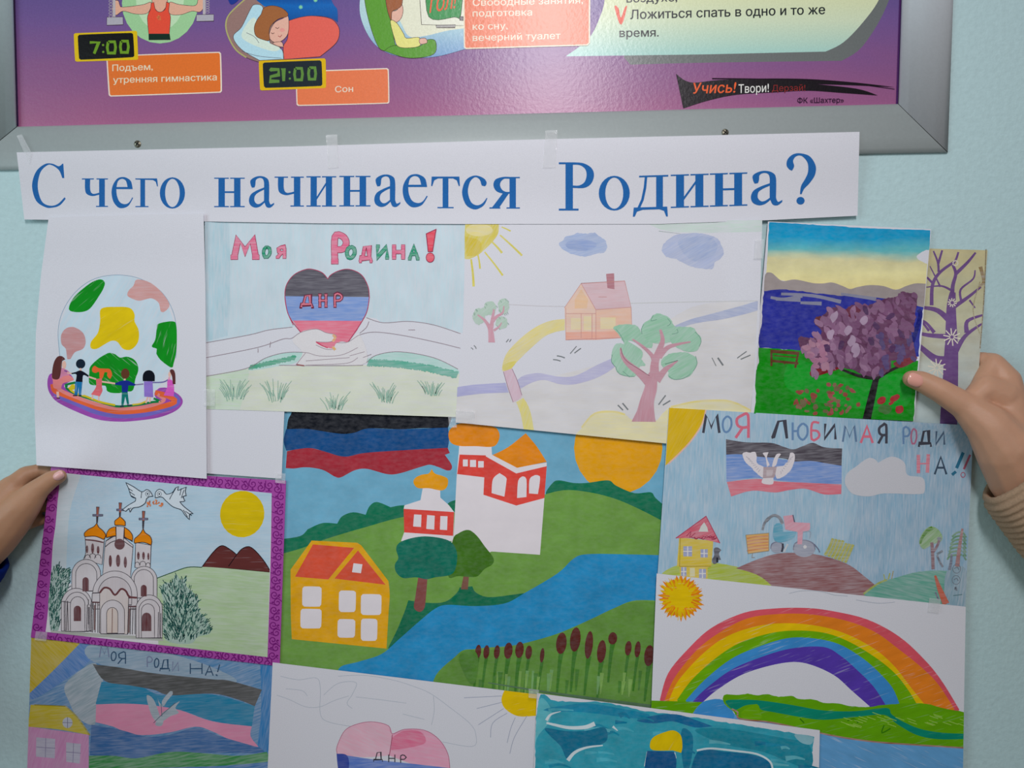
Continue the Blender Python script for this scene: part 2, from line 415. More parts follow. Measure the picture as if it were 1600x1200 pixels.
def serif(ch, x0, y0, x1, y1, c, sl=0, style='ink'):
    ov = list(VIEW); cx0, cy0 = vp((x0, y0)); cx1, cy1 = vp((x1, y1))
    def tr(p):
        X = cx0+(cx1-cx0)*p[0]/100; Y = cy0+(cy1-cy0)*p[1]/100+sl*(X-(cx0+cx1)/2)
        return (X, Y)+tuple(p[2:])
    g = SER[ch]; i = 0; m = as_m(c, style, 0, None); VIEW[:] = [0, 0, 1]
    while i < len(g):
        s = g[i]; i += 1
        if s[0] == 'E':
            _, a, b, rx, ry, hx, hy = s
            ring = lambda r1, r2: [tr((a+r1*math.cos(t), b+r2*math.sin(t))) for t in [2*math.pi*q/28 for q in range(28)]]
            Sheet.cur.poly([ring(rx, ry)]+([ring(hx, hy)] if hx else []), m); continue
        P = [tr(p) for p in s]
        holes = []
        if i < len(g) and g[i] == 'H': holes = [smooth([tr(p) for p in g[i+1]], n=6)]; i += 2
        Sheet.cur.poly([smooth(P, n=6) if any(len(p) > 2 for p in s) or len(s) > 12 else P]+holes, m)
    VIEW[:] = ov
# ---- hand-drawn capital letters as strokes
STR = {
 'М': [[(0,100),(18,0),(50,70),(85,0),(100,100)]],
 'О': [[(50,0),(12,20),(0,60),(20,97),(60,97),(96,60),(88,15),(50,0)]],
 'Я': [[(95,100),(92,0),(50,2),(15,18),(20,45),(55,55),(92,52)],[(55,55),(5,100)]],
 'Л': [[(0,95),(12,92),(45,5),(85,0),(100,100)]],
 'Ю': [[(5,0),(5,100)],[(5,50),(40,48)],[(70,5),(42,30),(42,75),(70,98),(98,70),(98,25),(70,5)]],
 'Б': [[(90,3),(15,5),(10,100),(60,100),(92,78),(70,52),(14,48)]],
 'И': [[(8,0),(0,97),(90,8),(96,100)]],
 'А': [[(0,100),(52,0),(100,100)],[(22,62),(80,62)]],
 'Р': [[(8,100),(10,2),(70,0),(98,25),(70,50),(10,52)]],
 'Д': [[(0,100),(2,78),(97,78),(100,100)],[(20,78),(40,5),(80,0),(84,78)]],
 'Н': [[(5,0),(5,100)],[(95,0),(95,100)],[(5,50),(95,50)]],
 '!': [[(80,0),(40,72)],[(25,92),(15,100),(28,104),(36,96)]],
 '0': [[(15,5),(85,5),(95,50),(85,95),(15,95),(5,50),(15,5)]],
 '7': [[(0,5),(92,5),(45,95)]],
 '2': [[(5,15),(15,4),(90,4),(92,45),(12,60),(5,96),(98,96)]],
 '1': [[(10,10),(60,3),(62,100)]],
 'Г': [[(5,100),(5,3),(95,3)]],
}
def hand(ch, x0, y0, x1, y1, wd, c, style='ink', ser=0):
    for st in STR[ch]:
        P = [(x0+(x1-x0)*a/100, y0+(y1-y0)*b/100, 1) for a, b in st]
        if ch in 'ОЯЮБР' and len(P) > 4: P = [p[:2] for p in P]
        L(P, wd, c, style, sharp=(len(P[0]) > 2))
        if ser:
            for e in (P[0], P[-1]):
                L([(e[0]-ser, e[1]), (e[0]+ser, e[1])], wd*.8, c, style, sharp=True)
# ============================================================ the wall
def box_mesh(name, parts, m, parent=None, loc=(0, 0, 0)):
    me = bpy.data.meshes.new(name); v, f = [], []
    for (x0, y0, z0, x1, y1, z1) in parts:
        o = len(v); v += [(x, y, z) for x in (x0, x1) for y in (y0, y1) for z in (z0, z1)]
        f += [[o+i for i in q] for q in ((0,1,3,2),(4,6,7,5),(0,4,5,1),(2,3,7,6),(0,2,6,4),(1,5,7,3))]
    me.from_pydata(v, [], f); me.materials.append(m); me.update()
    o = bpy.data.objects.new(name, me); COL.objects.link(o); o.parent = parent; o.location = loc; return o
wm = plain('wall_paint', (172, 200, 208), rough=.7, bump=.5, bscale=190, bdist=.0014, var=.05, vscale=150)
wl = box_mesh('wall_back', [(-2.2, 0.0, 0, 2.2, .12, 2.8)], wm); wl['kind'] = 'structure'
fl = box_mesh('floor', [(-2.2, -3.6, -.1, 2.2, .12, 0)], plain('floor_boards', (130, 105, 80), rough=.5, var=.1, vscale=3)); fl['kind'] = 'structure'

# ============================================================ framed wall poster
DARKP = (90, 80, 142)
PX = Sheet('framed_poster', 'large purple printed daily-routine poster in a silver frame with mitred corners', 'poster',
           [(12, -330), (1419, -330), (1403, 163), (27, 198)], 4.0, thick=1.0, sheetname='printed_panel',
           m=mat((0, 0, 0), 'print', stops=[(-300, (62, 70, 132)), (-40, (86, 80, 138)), (40, (110, 85, 142)), (110, (130, 87, 134)), (200, (152, 92, 130))], k=10))
PX.part('mint_text_panel')
view(0, 0, 1)
F([(960,-280,1),(975,90,1),(985,101,1),(1100,98),(1315,95,1),(1348,72),(1385,10),(1400,-60),(1404,-280,1)], (104, 110, 112), 'print')
F([(952,-290,1),(950,-60),(945,-2),(938,25),(920,60),(884,88,1),(1100,85,1),(1290,80.6,1),(1318,66),(1349,34),(1375,-4),(1392,-60,1),(1394,-290,1)], (0,0,0), 'print', stops=[(-10,(205,212,172)),(35,(196,212,188)),(85,(158,200,196))])
text('воздухе,', 979, 4, 1058, 2, 13, (45,50,52), bold=.04)
text('Ложиться спать в одно и то же', 985, 30, 1289, 22, 14.5, (40,46,48), bold=.04)
text('время.', 968, 58, 1029, 57, 13, (40,46,48), bold=.04)
view(700, 0, 4); F([(1040,38),(1065,50),(1080,110),(1105,45),(1120,33),(1095,135),(1072,148)], (225,95,75), 'print')
PX.part('exercise_picture')
view(0, 0, 4)
E(1000,20,238,252,(150,196,150),'print'); E(1000,0,150,190,(180,212,178),'print')
def fl_(pts, c, oc=(70,55,60), w_=.7):
    F(pts, c, 'print'); L(pts, w_, oc, 'ink', closed=True)
fl_([(945,15),(890,30),(770,45),(750,35),(740,5),(715,8),(700,60),(725,95),(770,70),(850,88),(925,80)], (212,165,145))
fl_([(1060,15),(1120,28),(1220,35),(1240,-5),(1270,0),(1275,40),(1250,75),(1200,70),(1130,92),(1060,85)], (212,165,145))
fl_([(920,-90),(950,-150),(1000,-165),(1050,-150),(1080,-90),(1050,-30),(1000,-10),(950,-30)], (212,165,145)); fl_([(915,-90),(930,-160),(1000,-190),(1070,-160),(1085,-90),(1050,-130),(950,-130)], (150,98,62))
fl_([(960,-20),(1035,-20),(1045,30),(1000,80),(955,30)], (212,165,145))
fl_([(945,20,1),(962,15,1),(972,60),(1000,76),(1032,58),(1040,12,1),(1060,20,1),(1055,70),(1066,110),(1058,215,1),(930,215,1),(922,110),(940,60)], (222,80,62))
L([(990,125),(990,95),(1005,125),(980,108),(1005,105)], .8, (190,130,80), 'ink')
fl_([(930,212,1),(1060,212,1),(1066,248,1),(930,250,1)], (25,50,42))
fl_([(668,108,1),(768,106,1),(770,155,1),(668,158,1)], (165,165,178)); fl_([(1228,92,1),(1336,90,1),(1336,132,1),(1228,134,1)], (165,165,178))
RQ(705,-60,722,106,(175,170,178),'print'); RQ(1268,-60,1285,90,(175,170,178),'print')
fl_([(668,-100,1),(768,-102,1),(770,-55,1),(668,-53,1)], (165,165,178)); fl_([(1228,-102,1),(1336,-104,1),(1336,-56,1),(1228,-54,1)], (165,165,178))
for i in range(6):
    E(693,8+i*19,14,9,(150,140,160),'print',hole=(9,5)); E(1297,2+i*15,14,8,(150,140,160),'print',hole=(9,4))
PX.part('morning_caption')
F([(664,348,1),(1372,324),(1382,334),(1388,570),(1378,580),(692,604),(680,596)], (238,205,195), 'print')
F([(672,354,1),(1366,331),(1374,338),(1379,566),(1372,573),(696,597),(688,590)], (214,112,52), 'print')
text('Подъем,', 703, 445, 955, 437, 40, (238,205,180), bold=.034); text('утренняя гимнастика', 708, 520, 1355, 502, 40, (238,205,180), bold=.034)
def clock(o, i_, oc, ic):
    F(o, oc, 'print'); F(i_, ic, 'print')
PX.part('morning_clock')
clock([(462,215),(470,208,1),(850,193,1),(857,200),(864,368),(858,374,1),(480,386,1),(470,380)], [(487,228),(495,218),(820,206),(832,212),(840,350),(832,358),(505,374),(495,366)], (210,180,30), (22,26,24))
dg = (104,146,48)
for ch, a, b, c_, d_ in (('7',562,262,622,340),('0',668,258,726,336),('0',750,254,806,332)): hand(ch,a,b,c_,d_,4.2,dg)
E(645,282,7,7,dg,'ink'); E(646,325,7,7,dg,'ink')
PX.part('bedtime_picture')
view(340, 0, 4)
fl_([(200,-30,1),(140,20),(80,90),(50,150),(62,220),(110,310),(180,360),(262,390,1),(412,372,1),(300,-30,1)], (142,115,112))
L([(190,-20),(82,80),(52,150),(68,230),(115,312),(180,360)], 2.2, (165,165,110), 'print')
F([(62,-60),(140,-90),(150,-30),(110,20),(76,22)], (40,60,140), 'print')
F([(200,-60),(300,-190),(500,-240),(650,-130),(720,20),(748,60),(752,140,1),(700,110),(600,100),(440,128,1),(420,60),(290,40,1)], (0,0,0), 'print', stops=[(-8,(25,60,130)),(12,(28,100,178)),(35,(30,80,150))], k=3)
for a, b in ((520,45),(612,2)):
    for q in range(4): L([(a-13*math.cos(q*.785), b-13*math.sin(q*.785)),(a+13*math.cos(q*.785), b+13*math.sin(q*.785))], 1, (130,205,160), 'ink')
fl_([(445,130,1),(520,108),(600,100),(700,115),(745,150),(762,200),(740,270),(640,355,1),(415,372,1),(412,290),(438,240)], (214,98,88))
fl_([(205,60),(230,30),(280,40),(290,110),(330,270),(402,310),(412,372,1),(262,378,1),(150,310),(98,230),(150,170)], (170,208,225))
F([(230,110),(300,250),(390,300),(340,320),(200,270),(150,215)], (200,218,210), 'print')
L([(180,205),(230,230),(260,270)], .7, (90,90,110)); L([(150,320),(250,350),(400,365)], .7, (90,90,110))
fl_([(330,190),(360,140),(410,115),(438,100),(446,140),(440,210),(410,250),(365,268),(325,240)], (214,170,156))
fl_([(345,270),(400,262),(412,295,1),(380,290)], (214,170,156))
fl_([(290,50),(340,36),(400,50),(440,85),(432,105),(380,120),(335,160),(322,200),(325,252),(290,250),(240,225),(230,170),(250,120),(272,90)], (152,98,62))
L([(362,172),(375,180),(384,172)], .9, (80,50,50)); L([(335,205),(345,212),(355,206)], .9, (80,50,50)); L([(378,225),(392,232),(402,218)], .9, (150,60,60)); E(405,188,16,12,(215,150,145),'print')
PX.part('bedtime_caption')
F([(488,445,1),(1060,426),(1070,434),(1074,640),(1066,648),(504,663),(494,655)], (238,205,195), 'print')
F([(495,452,1),(1056,433),(1063,440),(1067,635),(1060,642),(508,656),(500,648)], (222,118,80), 'print')
text('Сон', 735, 578, 847, 574, 38, (238,205,190), bold=.03)
PX.part('bedtime_clock')
clock([(258,388),(266,380,1),(668,365,1),(676,374),(678,545),(670,551,1),(275,566,1),(266,560)], [(283,400),(292,392),(640,378),(650,386),(655,530),(646,538),(300,550),(290,540)], (208,172,30), (38,46,52))
dg = (92,132,66)
for ch, a, b, c_, d_ in (('2',325,432,388,512),('1',395,428,425,508),('0',478,424,534,504),('0',566,420,616,500)): hand(ch,a,b,c_,d_,4.2,dg)
E(450,452,7,7,dg,'ink'); E(452,492,7,7,dg,'ink')
PX.part('television_picture')
F([(910,-80),(1000,-230),(1250,-320),(1500,-260),(1625,-100),(1625,100),(1600,290,1),(1400,348),(1250,362),(1100,345),(990,285),(920,180),(888,60)], (140,180,208), 'print')
F([(900,-60,1),(888,60),(920,180),(990,285),(1100,345),(1250,362),(1400,348),(1620,285,1),(1620,-60,1)], (0,0,0), 'print', stops=[(-10,(175,205,210)),(40,(165,200,212)),(90,(110,150,198))], k=4)
F([(1120,-60,1),(1110,60),(1150,150),(1200,230),(1300,225),(1450,190),(1620,170,1),(1620,-60,1)], (212,216,198), 'print')
fl_([(915,-60),(950,-130),(1030,-130),(1060,-40),(1080,120),(1110,280,1),(1180,290),(1260,290),(1310,250),(1362,258),(1350,340),(1200,364),(1060,325),(1000,285),(940,110)], (88,148,52))
L([(1040,320),(1085,290),(1150,282)], .7, (60,80,50))
fl_([(1085,75),(1120,65),(1145,20),(1160,60),(1150,110),(1120,140),(1085,128)], (212,170,156))
fl_([(1050,-30),(1070,-90),(1130,-95),(1155,-40),(1152,30),(1120,60),(1090,75),(1085,130),(1060,60)], (150,92,60))
fl_([(1080,132),(1120,145),(1165,215),(1180,240),(1260,236),(1266,285),(1200,300),(1130,292),(1105,240)], (214,212,130))
fl_([(1262,245),(1300,240),(1310,268),(1268,276)], (212,170,156))
fl_([(1250,-200,1),(1560,-205,1),(1560,162,1),(1275,155,1)], (214,218,206))
fl_([(1300,-150,1),(1540,-155,1),(1520,95),(1480,108),(1320,106)], (55,140,78))
fl_([(1365,158,1),(1488,156,1),(1484,174,1),(1368,175,1)], (160,160,160)); fl_([(1512,105,1),(1535,105,1),(1535,130,1),(1514,128,1)], (120,120,125))
text('ГОЛ!', 1325, 82, 1492, 50, 85, (222,88,50), bold=.035, shear=.2)
PX.part('evening_caption')
view(700, 0, 4)
F([(95,-75,1),(890,-80,1),(887,270,1),(872,286,1),(112,308,1),(100,298,1)], (235,205,185), 'print')
F([(103,-67,1),(881,-72,1),(878,268,1),(866,278,1),(114,300,1),(107,292,1)], (222,116,82), 'print')
cc = (238,208,190)
text('Свободные занятия,', 155, 38, 843, 22, 42, cc, bold=.03); text('подготовка', 155, 105, 525, 98, 42, cc, bold=.03)
text('ко сну,', 155, 188, 373, 182, 42, cc, bold=.03); text('вечерний туалет', 155, 258, 703, 244, 42, cc, bold=.03)
PX.part('slogan_banner')
view(1000, 0, 2.667)
F([(150,308,1),(185,335),(230,345),(330,334),(500,328),(700,330),(900,345),(1062,364,1),(900,356),(720,350,1),(900,370),(990,398,1),(850,388),(700,378),(560,385),(400,395),(280,420),(180,452,1)], (34,22,34), 'print')
L([(300,328),(500,330),(800,340),(1060,372)], (1.6,.8), (40,25,40), 'ink')
text('Учись!', 222, 391, 400, 386, 44, (236,92,48), bold=.035, shear=.15); text('Твори!', 410, 389, 536, 384, 36, (235,225,220), bold=.012); text('Дерзай!', 549, 381, 688, 379, 26, (130,45,45))
text('ФК «Шахтер»', 655, 430, 848, 428, 22, (52,28,55), bold=.02)
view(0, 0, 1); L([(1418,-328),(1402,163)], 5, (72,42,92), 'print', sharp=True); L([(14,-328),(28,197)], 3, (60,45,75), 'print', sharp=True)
PX.done()
# silver frame bars, each with a rounded section and mitred ends
silver = plain('brushed_silver', (152, 162, 166), rough=.5, metal=.2, var=.03, vscale=300, bump=.05, bscale=500)
def bar(i0, i1, o0, o1, name, m):
    prof = [(0, 4), (0, 8), (.04, 10.5), (.2, 13), (.45, 13.5), (.7, 12), (.9, 8), (1, 3), (1, 0)]
    v = []; n = len(prof)
    for a, b in ((i0, o0), (i1, o1)):
        for t, d in prof: v.append(W(a[0]+(b[0]-a[0])*t, a[1]+(b[1]-a[1])*t, d)-PX.loc)
    f = [[k, k+1, n+k+1, n+k] for k in range(n-1)]+[list(range(n)), list(range(2*n-1, n-1, -1))]
    me = bpy.data.meshes.new(name); me.from_pydata([tuple(x) for x in v], [], f); me.materials.append(m); me.update()
    me.polygons.foreach_set('use_smooth', [i < n-1 for i in range(len(f))])
    bm = bmesh.new(); bm.from_mesh(me); bmesh.ops.recalc_face_normals(bm, faces=bm.faces); bm.to_mesh(me); bm.free()
    o = bpy.data.objects.new(name, me); COL.objects.link(o); o.parent = PX.root; return o
bar((27,198), (1403,162.5), (-58,267), (1480,238), 'frame_bar', silver)
bar((1403.7,162.2), (1419,-330), (1481,237.5), (1504,-400), 'frame_bar', plain('silver_right_lit', (178, 184, 194), rough=.45, metal=.12, var=.03, vscale=300))  # same silver in a lighter colour: brighter light on this bar painted in
bar((12,-330), (1419,-330), (-66,-400), (1504,-400), 'frame_bar', silver)
bar((26,197.5), (12,-330), (-59,266.5), (-66,-400), 'frame_bar', plain('silver_left_lit', (168, 190, 198), rough=.45, metal=.12, var=.03, vscale=300))  # left bar's brightness under the light is put into its paler silver
scm = plain('screw_steel', (120, 118, 108), rough=.3, metal=.9); scd = plain('screw_slot', (40, 40, 40), rough=.8)
for x, y in ((215, 225), (1133, 207)):
    me = bpy.data.meshes.new('screw'); bm = bmesh.new()
    bmesh.ops.create_uvsphere(bm, u_segments=16, v_segments=8, radius=.0042)
    for q in bm.verts: q.co.y *= .35
    bm.to_mesh(me); bm.free(); me.materials.append(scm)
    o = bpy.data.objects.new('screw', me); COL.objects.link(o); o.parent = PX.root; o.location = W(x, y, 13.2)-PX.loc
    sl = box_mesh('screw_slot', [(-.003, -.0018, -.0005, .003, .0, .0005), (-.0005, -.0018, -.003, .0005, 0, .003)], scd, o)
    sl.rotation_euler = (0, .6, 0)

# ============================================================ painted village sheet (centre)
VG = (215, 160, 10)
S = Sheet('village_painting', 'large bright gouache painting of churches, yellow house, blue river and reeds in the middle', 'painting',
          [(437,640),(1046,640),(1024,1110),(436,1036)], 1.0)
S.part('sky'); view(0,0,1)
F([(430,630,1),(1050,630,1),(1050,900,1),(430,900,1)], (108,166,198), 'paint', k=.14)
S.part('flag'); view(430,640,5.161)
F([(150,-40,1),(1440,-30,1),(1430,45,1),(1412,100),(1390,152,1),(1200,150),(1000,158),(760,152),(640,186),(540,196),(380,176),(250,155),(92,160,1),(105,80),(130,30)], (34,36,42), 'paint')
F([(88,158,1),(250,155),(380,174),(540,196),(640,186),(750,152),(1000,158),(1395,145,1),(1402,240),(1392,310,1),(1200,325),(900,340),(720,350),(560,380),(430,350),(300,312),(150,325),(90,332,1),(68,250)], (28,76,132), 'paint', k=.2)
F([(95,335,1),(200,316),(300,312),(420,345),(560,380),(720,350),(1000,330),(1390,308,1),(1408,350,1),(1368,365,1),(1420,440),(1422,480),(1390,492),(1320,465),(1250,445),(1180,460),(1000,515),(900,520),(740,478),(640,490),(530,546),(480,540),(380,485),(250,465),(150,475),(85,472,1)], (156,50,62), 'paint')
S.part('sun'); view(640,650,3.902)
E(1272,195,270,280,(224,156,18),'paint',k=.1)
S.part('bushes')
F([(830,475),(870,410),(910,392),(1000,408),(1080,408),(1210,392),(1260,425),(1370,470),(1470,465),(1500,500),(1580,570,1),(1580,680,1),(1400,600),(1250,540),(1100,500),(900,480)], (10,112,84))
S.part('bushes'); view(430,640,5.161)
F([(40,1045,1),(200,1020),(262,965,1),(380,915),(500,920,1),(540,860),(630,828),(730,848,1),(760,780),(820,745),(930,787,1),(990,775),(1045,770,1),(1045,910,1),(800,960),(600,1020),(400,1090),(40,1210,1)], (10,112,84))
S.part('bush'); F([(1380,790),(1400,750),(1455,728,1),(1450,830,1),(1420,810)], (10,112,84))
S.part('meadow'); view(0,0,1)
F([(430,868,1),(470,857),(510,842),(570,824),(640,806),(730,800,1),(840,776,1),(880,766),(920,769),(960,779),(1000,796),(1050,822,1),(1050,1120,1),(430,1050,1)], (108,152,74), 'paint', k=.18)
S.part('river_bank')
F([(606,1013,1),(620,985),(632,956),(638,938,1),(670,942),(696,940),(714,926),(718,918,1),(738,916,1),(744,926),(765,933),(810,928,1),(825,926,1),(790,955),(700,965),(640,1020,1)], (8,108,80))
S.part('river')
F([(525,1060,1),(532,1042),(560,1034),(596,1022),(622,1000),(656,970),(680,951),(699,945),(742,947),(788,943),(819,927),(871,896),(896,873),(917,866),(973,866),(1050,868,1),(1050,940,1),(994,938),(960,950),(922,968),(871,990),(819,1005),(789,1010),(750,1013),(720,1022),(684,1065,1),(684,1100,1),(525,1100,1)], (44,136,192), 'paint', k=.2)
S.part('reed_bank')
F([(672,1090,1),(681,1055),(710,1027),(727,1015),(760,1016),(789,1011),(819,1005),(871,990),(922,968),(960,950),(994,940),(1050,942,1),(1050,1130,1),(672,1100,1)], (98,142,66), 'paint', k=.2)
S.part('large_church'); view(640,650,3.902)
F([(303,178),(500,188),(502,235),(655,312),(836,284),(836,310),(822,500),(795,846),(500,826),(440,850),(240,800),(268,740),(288,350)], (214,210,220), 'paint', sharp=True, k=.04)
F([(505,238,1),(600,190),(708,105,1),(775,185),(836,280,1),(655,316,1)], (220,132,12))
F([(238,100),(270,62),(340,42),(500,62),(542,92),(546,140),(510,186),(400,184),(300,182),(248,158)], (220,132,12))
rd = (212,72,64)
F([(305,235),(465,240),(462,375),(290,354)], rd, sharp=True); F([(462,245),(650,350),(836,306),(822,500),(650,546),(450,480)], rd, sharp=True)
wh = (214,210,220)
for q in ((325,265,355,307),(368,268,405,311),(418,275,452,314)): RQ(*q, wh, 'paint', k=.04)
F([(500,470,1),(508,385),(548,348,1),(588,375),(590,400),(578,492,1)], wh, k=.04); F([(655,500,1),(662,395),(688,368,1),(712,385),(712,494,1)], wh, k=.04); F([(728,472,1),(732,385),(765,360,1),(793,366),(793,410),(782,476,1)], wh, k=.04)
S.part('small_church'); view(430,640,5.161)
F([(1190,630),(1330,640),(1332,710),(1400,770),(1442,825),(1436,1060),(1015,1060),(1040,990),(1036,800),(1042,772),(1172,730)], wh, sharp=True, k=.04)
F([(1115,590),(1128,552),(1180,525),(1238,515),(1262,478,1),(1288,515),(1350,535),(1392,560),(1386,622),(1340,652),(1240,634),(1150,632)], (224,150,12))
F([(1036,800),(1442,826),(1434,1018),(1040,990)], rd, sharp=True)
for q in (((1120,845),(1180,848),(1176,947),(1112,942)),((1225,850),(1287,855),(1282,968),(1218,962)),((1332,858),(1390,860),(1386,972),(1328,968))): F(q, wh, sharp=True, k=.04)
S.part('painted_tree'); view(0,0,1)
F([(725,896,1),(733,896,1),(731,921,1),(720,921,1)], (120,85,72))
F([(707,845),(717,833),(732,828),(745,837),(757,853),(771,872),(769,882),(757,889),(744,901),(717,900),(700,899)], (66,110,38), 'paint', k=.2)
S.part('painted_tree'); view(430,820,5)
F([(1118,405,1),(1190,405,1),(1178,560),(1165,650),(1130,680),(1085,650),(1095,560)], (128,76,74))
F([(945,190),(970,140),(1060,105),(1170,90),(1300,105),(1380,140),(1420,220),(1412,330),(1370,390),(1250,410),(1180,425),(1100,410),(1000,416),(945,370),(935,310),(962,260)], (6,108,92), 'paint', k=.22)
S.part('yellow_house')
F([(285,123,1),(640,140,1),(672,160,1),(885,440,1),(895,550),(885,700),(870,967,1),(500,930),(130,893,1),(122,700),(120,350,1)], VG)
rf = (208,84,62)
F([(295,153),(617,180),(415,427),(155,405)], rf, sharp=True); F([(647,200),(862,468),(463,420)], rf, sharp=True)
F([(612,300),(682,308),(670,378),(600,370)], wh, sharp=True, k=.04)
for q in ((212,482,362,638),(198,657,362,808),(498,514,630,680),(670,542,830,703),(488,737,625,880),(670,734,798,905)): RQ(*q, wh, 'paint', 14, k=.04)
S.part('reeds'); view(640,850,3.902)
hd = [(418,655,18,42),(468,658,18,42),(532,658,18,42),(602,650,26,50),(670,645,26,50),(726,660,20,42),(808,678,13,45),(925,605,32,66),(1010,582,32,75),(1093,615,24,85),(1170,655,27,70),(1238,575,27,38),(1333,635,20,45),(1390,642,18,50),(1460,680,30,65)]
for x, y, a, b in hd:
    L([(x, y+b*.8), (x-12, y+b+70), (x-28, min(960, y+b+150+a*3))], (8 if a > 22 else 5, 3), (66,118,48), 'paint')
for x, y, a, b in hd: E(x, y, a, b, (92,48,44), 'paint', rot=6, k=.25, n=16)
for i in range(26):
    x = R.uniform(420, 1450); L([(x, R.uniform(760, 840)), (x-10, 900+R.uniform(-20, 40))], (R.uniform(4,8), 2), R.choice([(76,124,58),(120,160,86),(112,156,100)]), 'paint', k=.3)
F([(300,700),(345,650),(400,655),(420,720),(400,840),(360,840)], (84,130,58), 'paint', k=.3); L([(480,845),(800,897),(1100,940),(1470,990)], (1.5,6), (88,118,92), 'paint')
S.done()

# ============================================================ tree strip held in the right hand
S = Sheet('printed_tree_strip', 'narrow beige strip with bare purple winter tree, held by the hand at right', 'drawing',
          [(1446,388),(1543,391),(1528,600),(1424,600)], 1.2, outline=[(1440,388),(1543,391),(1536,480),(1528,600),(1505,760),(1400,760),(1415,600)], clip=False,
          m=mat((0,0,0),'paint',stops=[(388,(186,178,140)),(470,(180,180,152)),(540,(172,172,158)),(600,(178,190,190)),(700,(170,192,205))], k=30))
S.part('bare_tree'); view(1160,330,3.636)
pu = (106,78,132)
for pts, wd in (([(1165,1500),(1172,1190),(1182,950),(1188,760)], (30,21)), ([(1188,780),(1186,560),(1195,460)], (21,9)), ([(1192,480),(1196,420),(1212,355),(1195,305)], (7,4)),
    ([(1210,358),(1280,290),(1325,235)], (6,3)), ([(1195,305),(1215,270),(1227,232)], (4,3)), ([(1200,290),(1120,350),(1080,420),(1075,535)], (4,6)), ([(1115,345),(1110,290),(1085,226)], (4,2.5)), ([(1112,300),(1135,222)], (4,3)),
    ([(1125,430),(1095,370),(1065,312)], (3,1.6)), ([(1048,375),(1082,410)], (3,4)), ([(1188,450),(1130,425),(1045,432)], (4,1.6)), ([(1180,625),(1110,565),(1030,548)], (10,5)), ([(1165,712),(1070,706),(1010,695)], (8,5)),
    ([(1090,690),(1050,640),(1022,620)], (6,3)), ([(1160,850),(1090,835),(1005,765)], (15,7)), ([(1200,545),(1280,490),(1355,430)], (7,3)), ([(1243,510),(1240,445),(1310,385),(1322,335)], (4,2)), ([(1290,505),(1322,550)], (3,2)),
    ([(1205,810),(1265,710),(1360,640)], (9,3)), ([(1275,690),(1278,625),(1365,590)], (8,3)), ([(1060,680),(1000,600)], (4,3))):
    L(pts, wd, pu, 'paint')
for cx, cy, r in ((1105,890,52),(1190,715,50),(1192,520,26),(1210,295,18)):
    for q in range(10):
        a = q*math.pi/5+.2; L([(cx+10*math.cos(a), cy+10*math.sin(a)), (cx+r*math.cos(a), cy+r*math.sin(a))], 1.8, (205,200,190), 'ink')
S.part('brown_stain'); L([(1352,315),(1370,400),(1340,430)], (6,3), (140,120,85), 'pencil'); L([(1384,215),(1372,500),(1350,780)], 1.6, (120,105,70), 'pencil'); L([(1350,400),(1310,560),(1350,700)], 1.4, (150,140,105), 'pencil')
S.done()

# ============================================================ plain white backing sheet
S = Sheet('blank_paper', 'plain white paper showing between the globe drawing and the village painting', 'paper',
          [(300,600),(446,600),(440,748),(300,738)], 3.9); S.done()

# ============================================================ heart with two arms
S = Sheet('heart_drawing', 'drawing of two arms holding a black, blue and red heart under pink lettering', 'drawing',
          [(320,346),(735,346),(722,652),(322,639)], 4.4, curl=lambda x, y: 1.5*sstep(640,560,y)*(1-sstep(318,345,x)))
S.part('sky'); view(310,480,3.81)
F([(20,-540,1),(1620,-540,1),(1620,170,1),(1400,105),(1250,84),(1100,92),(1000,62),(560,118),(420,135),(300,165),(20,215,1)], (186,208,222), 'pencil', 90, k=.5)
F([(20,-540,1),(180,-540,1),(190,-100),(175,170,1),(20,210,1)], (170,200,216), 'pencil', 90, k=.5)
S.part('ground'); F([(20,415,1),(280,367),(420,350),(640,350),(1000,345),(1300,350),(1620,400,1),(1620,700,1),(20,700,1)], (204,212,198), 'pencil', 0, k=.5)
F([(20,415,1),(250,375),(300,400),(220,700,1),(20,700,1)], (190,212,190), 'pencil', 0, k=.5)
S.part('grass')
F([(300,372),(400,302),(520,272),(632,272),(575,332),(480,350),(380,368)], (170,208,206), 'pencil', k=.4)
F([(1005,325),(1080,282),(1200,267),(1400,300),(1545,372),(1540,400),(1350,350)], (170,208,206), 'pencil', k=.4)
for i in range(75):
    t = i/75; x = 300+t*270; y = 372-t*60+R.uniform(-4, 4); L([(x, y), (x+14, y-26)], 2.2, (70,158,128), 'pencil')
for i in range(110):
    t = i/110; x = 1010+t*530; y = 342+t*t*75+R.uniform(-4, 4); L([(x-4, y+8), (x+10, y-30)], 2.2, (92,168,150), 'pencil')
for cx, cy, a, b in ((210,560,130,140),(465,570,130,150),(815,615,110,110),(1115,575,100,130),(1390,530,100,100)): fan(cx, cy, a*.8, b*.85, (142,176,164), 26, 1.4, .45)
S.part('heart'); view(310,340,3.81)
hp = [(770,365,1),(740,330),(690,310),(640,308),(570,340),(525,400),(515,470),(530,560),(565,640),(620,705),(700,775),(800,800),(890,745),(960,640),(1000,560),(1018,473),(1010,410),(970,340),(900,308),(840,315),(790,340)]
F([(770,365,1),(740,330),(690,310),(640,308),(570,340),(525,400),(515,468,1),(1018,473,1),(1010,410),(970,340),(900,308),(840,315),(790,340)], (88,86,98), 'pencil', k=.14)
F([(516,468,1),(1018,473,1),(1003,560),(970,615,1),(563,615,1),(530,560)], (118,148,208), 'pencil', k=.25)
F([(563,613,1),(970,615,1),(945,670),(890,743,1),(840,740),(812,795),(770,775),(700,755,1),(650,700),(610,683,1)], (216,112,138), 'pencil', k=.2)
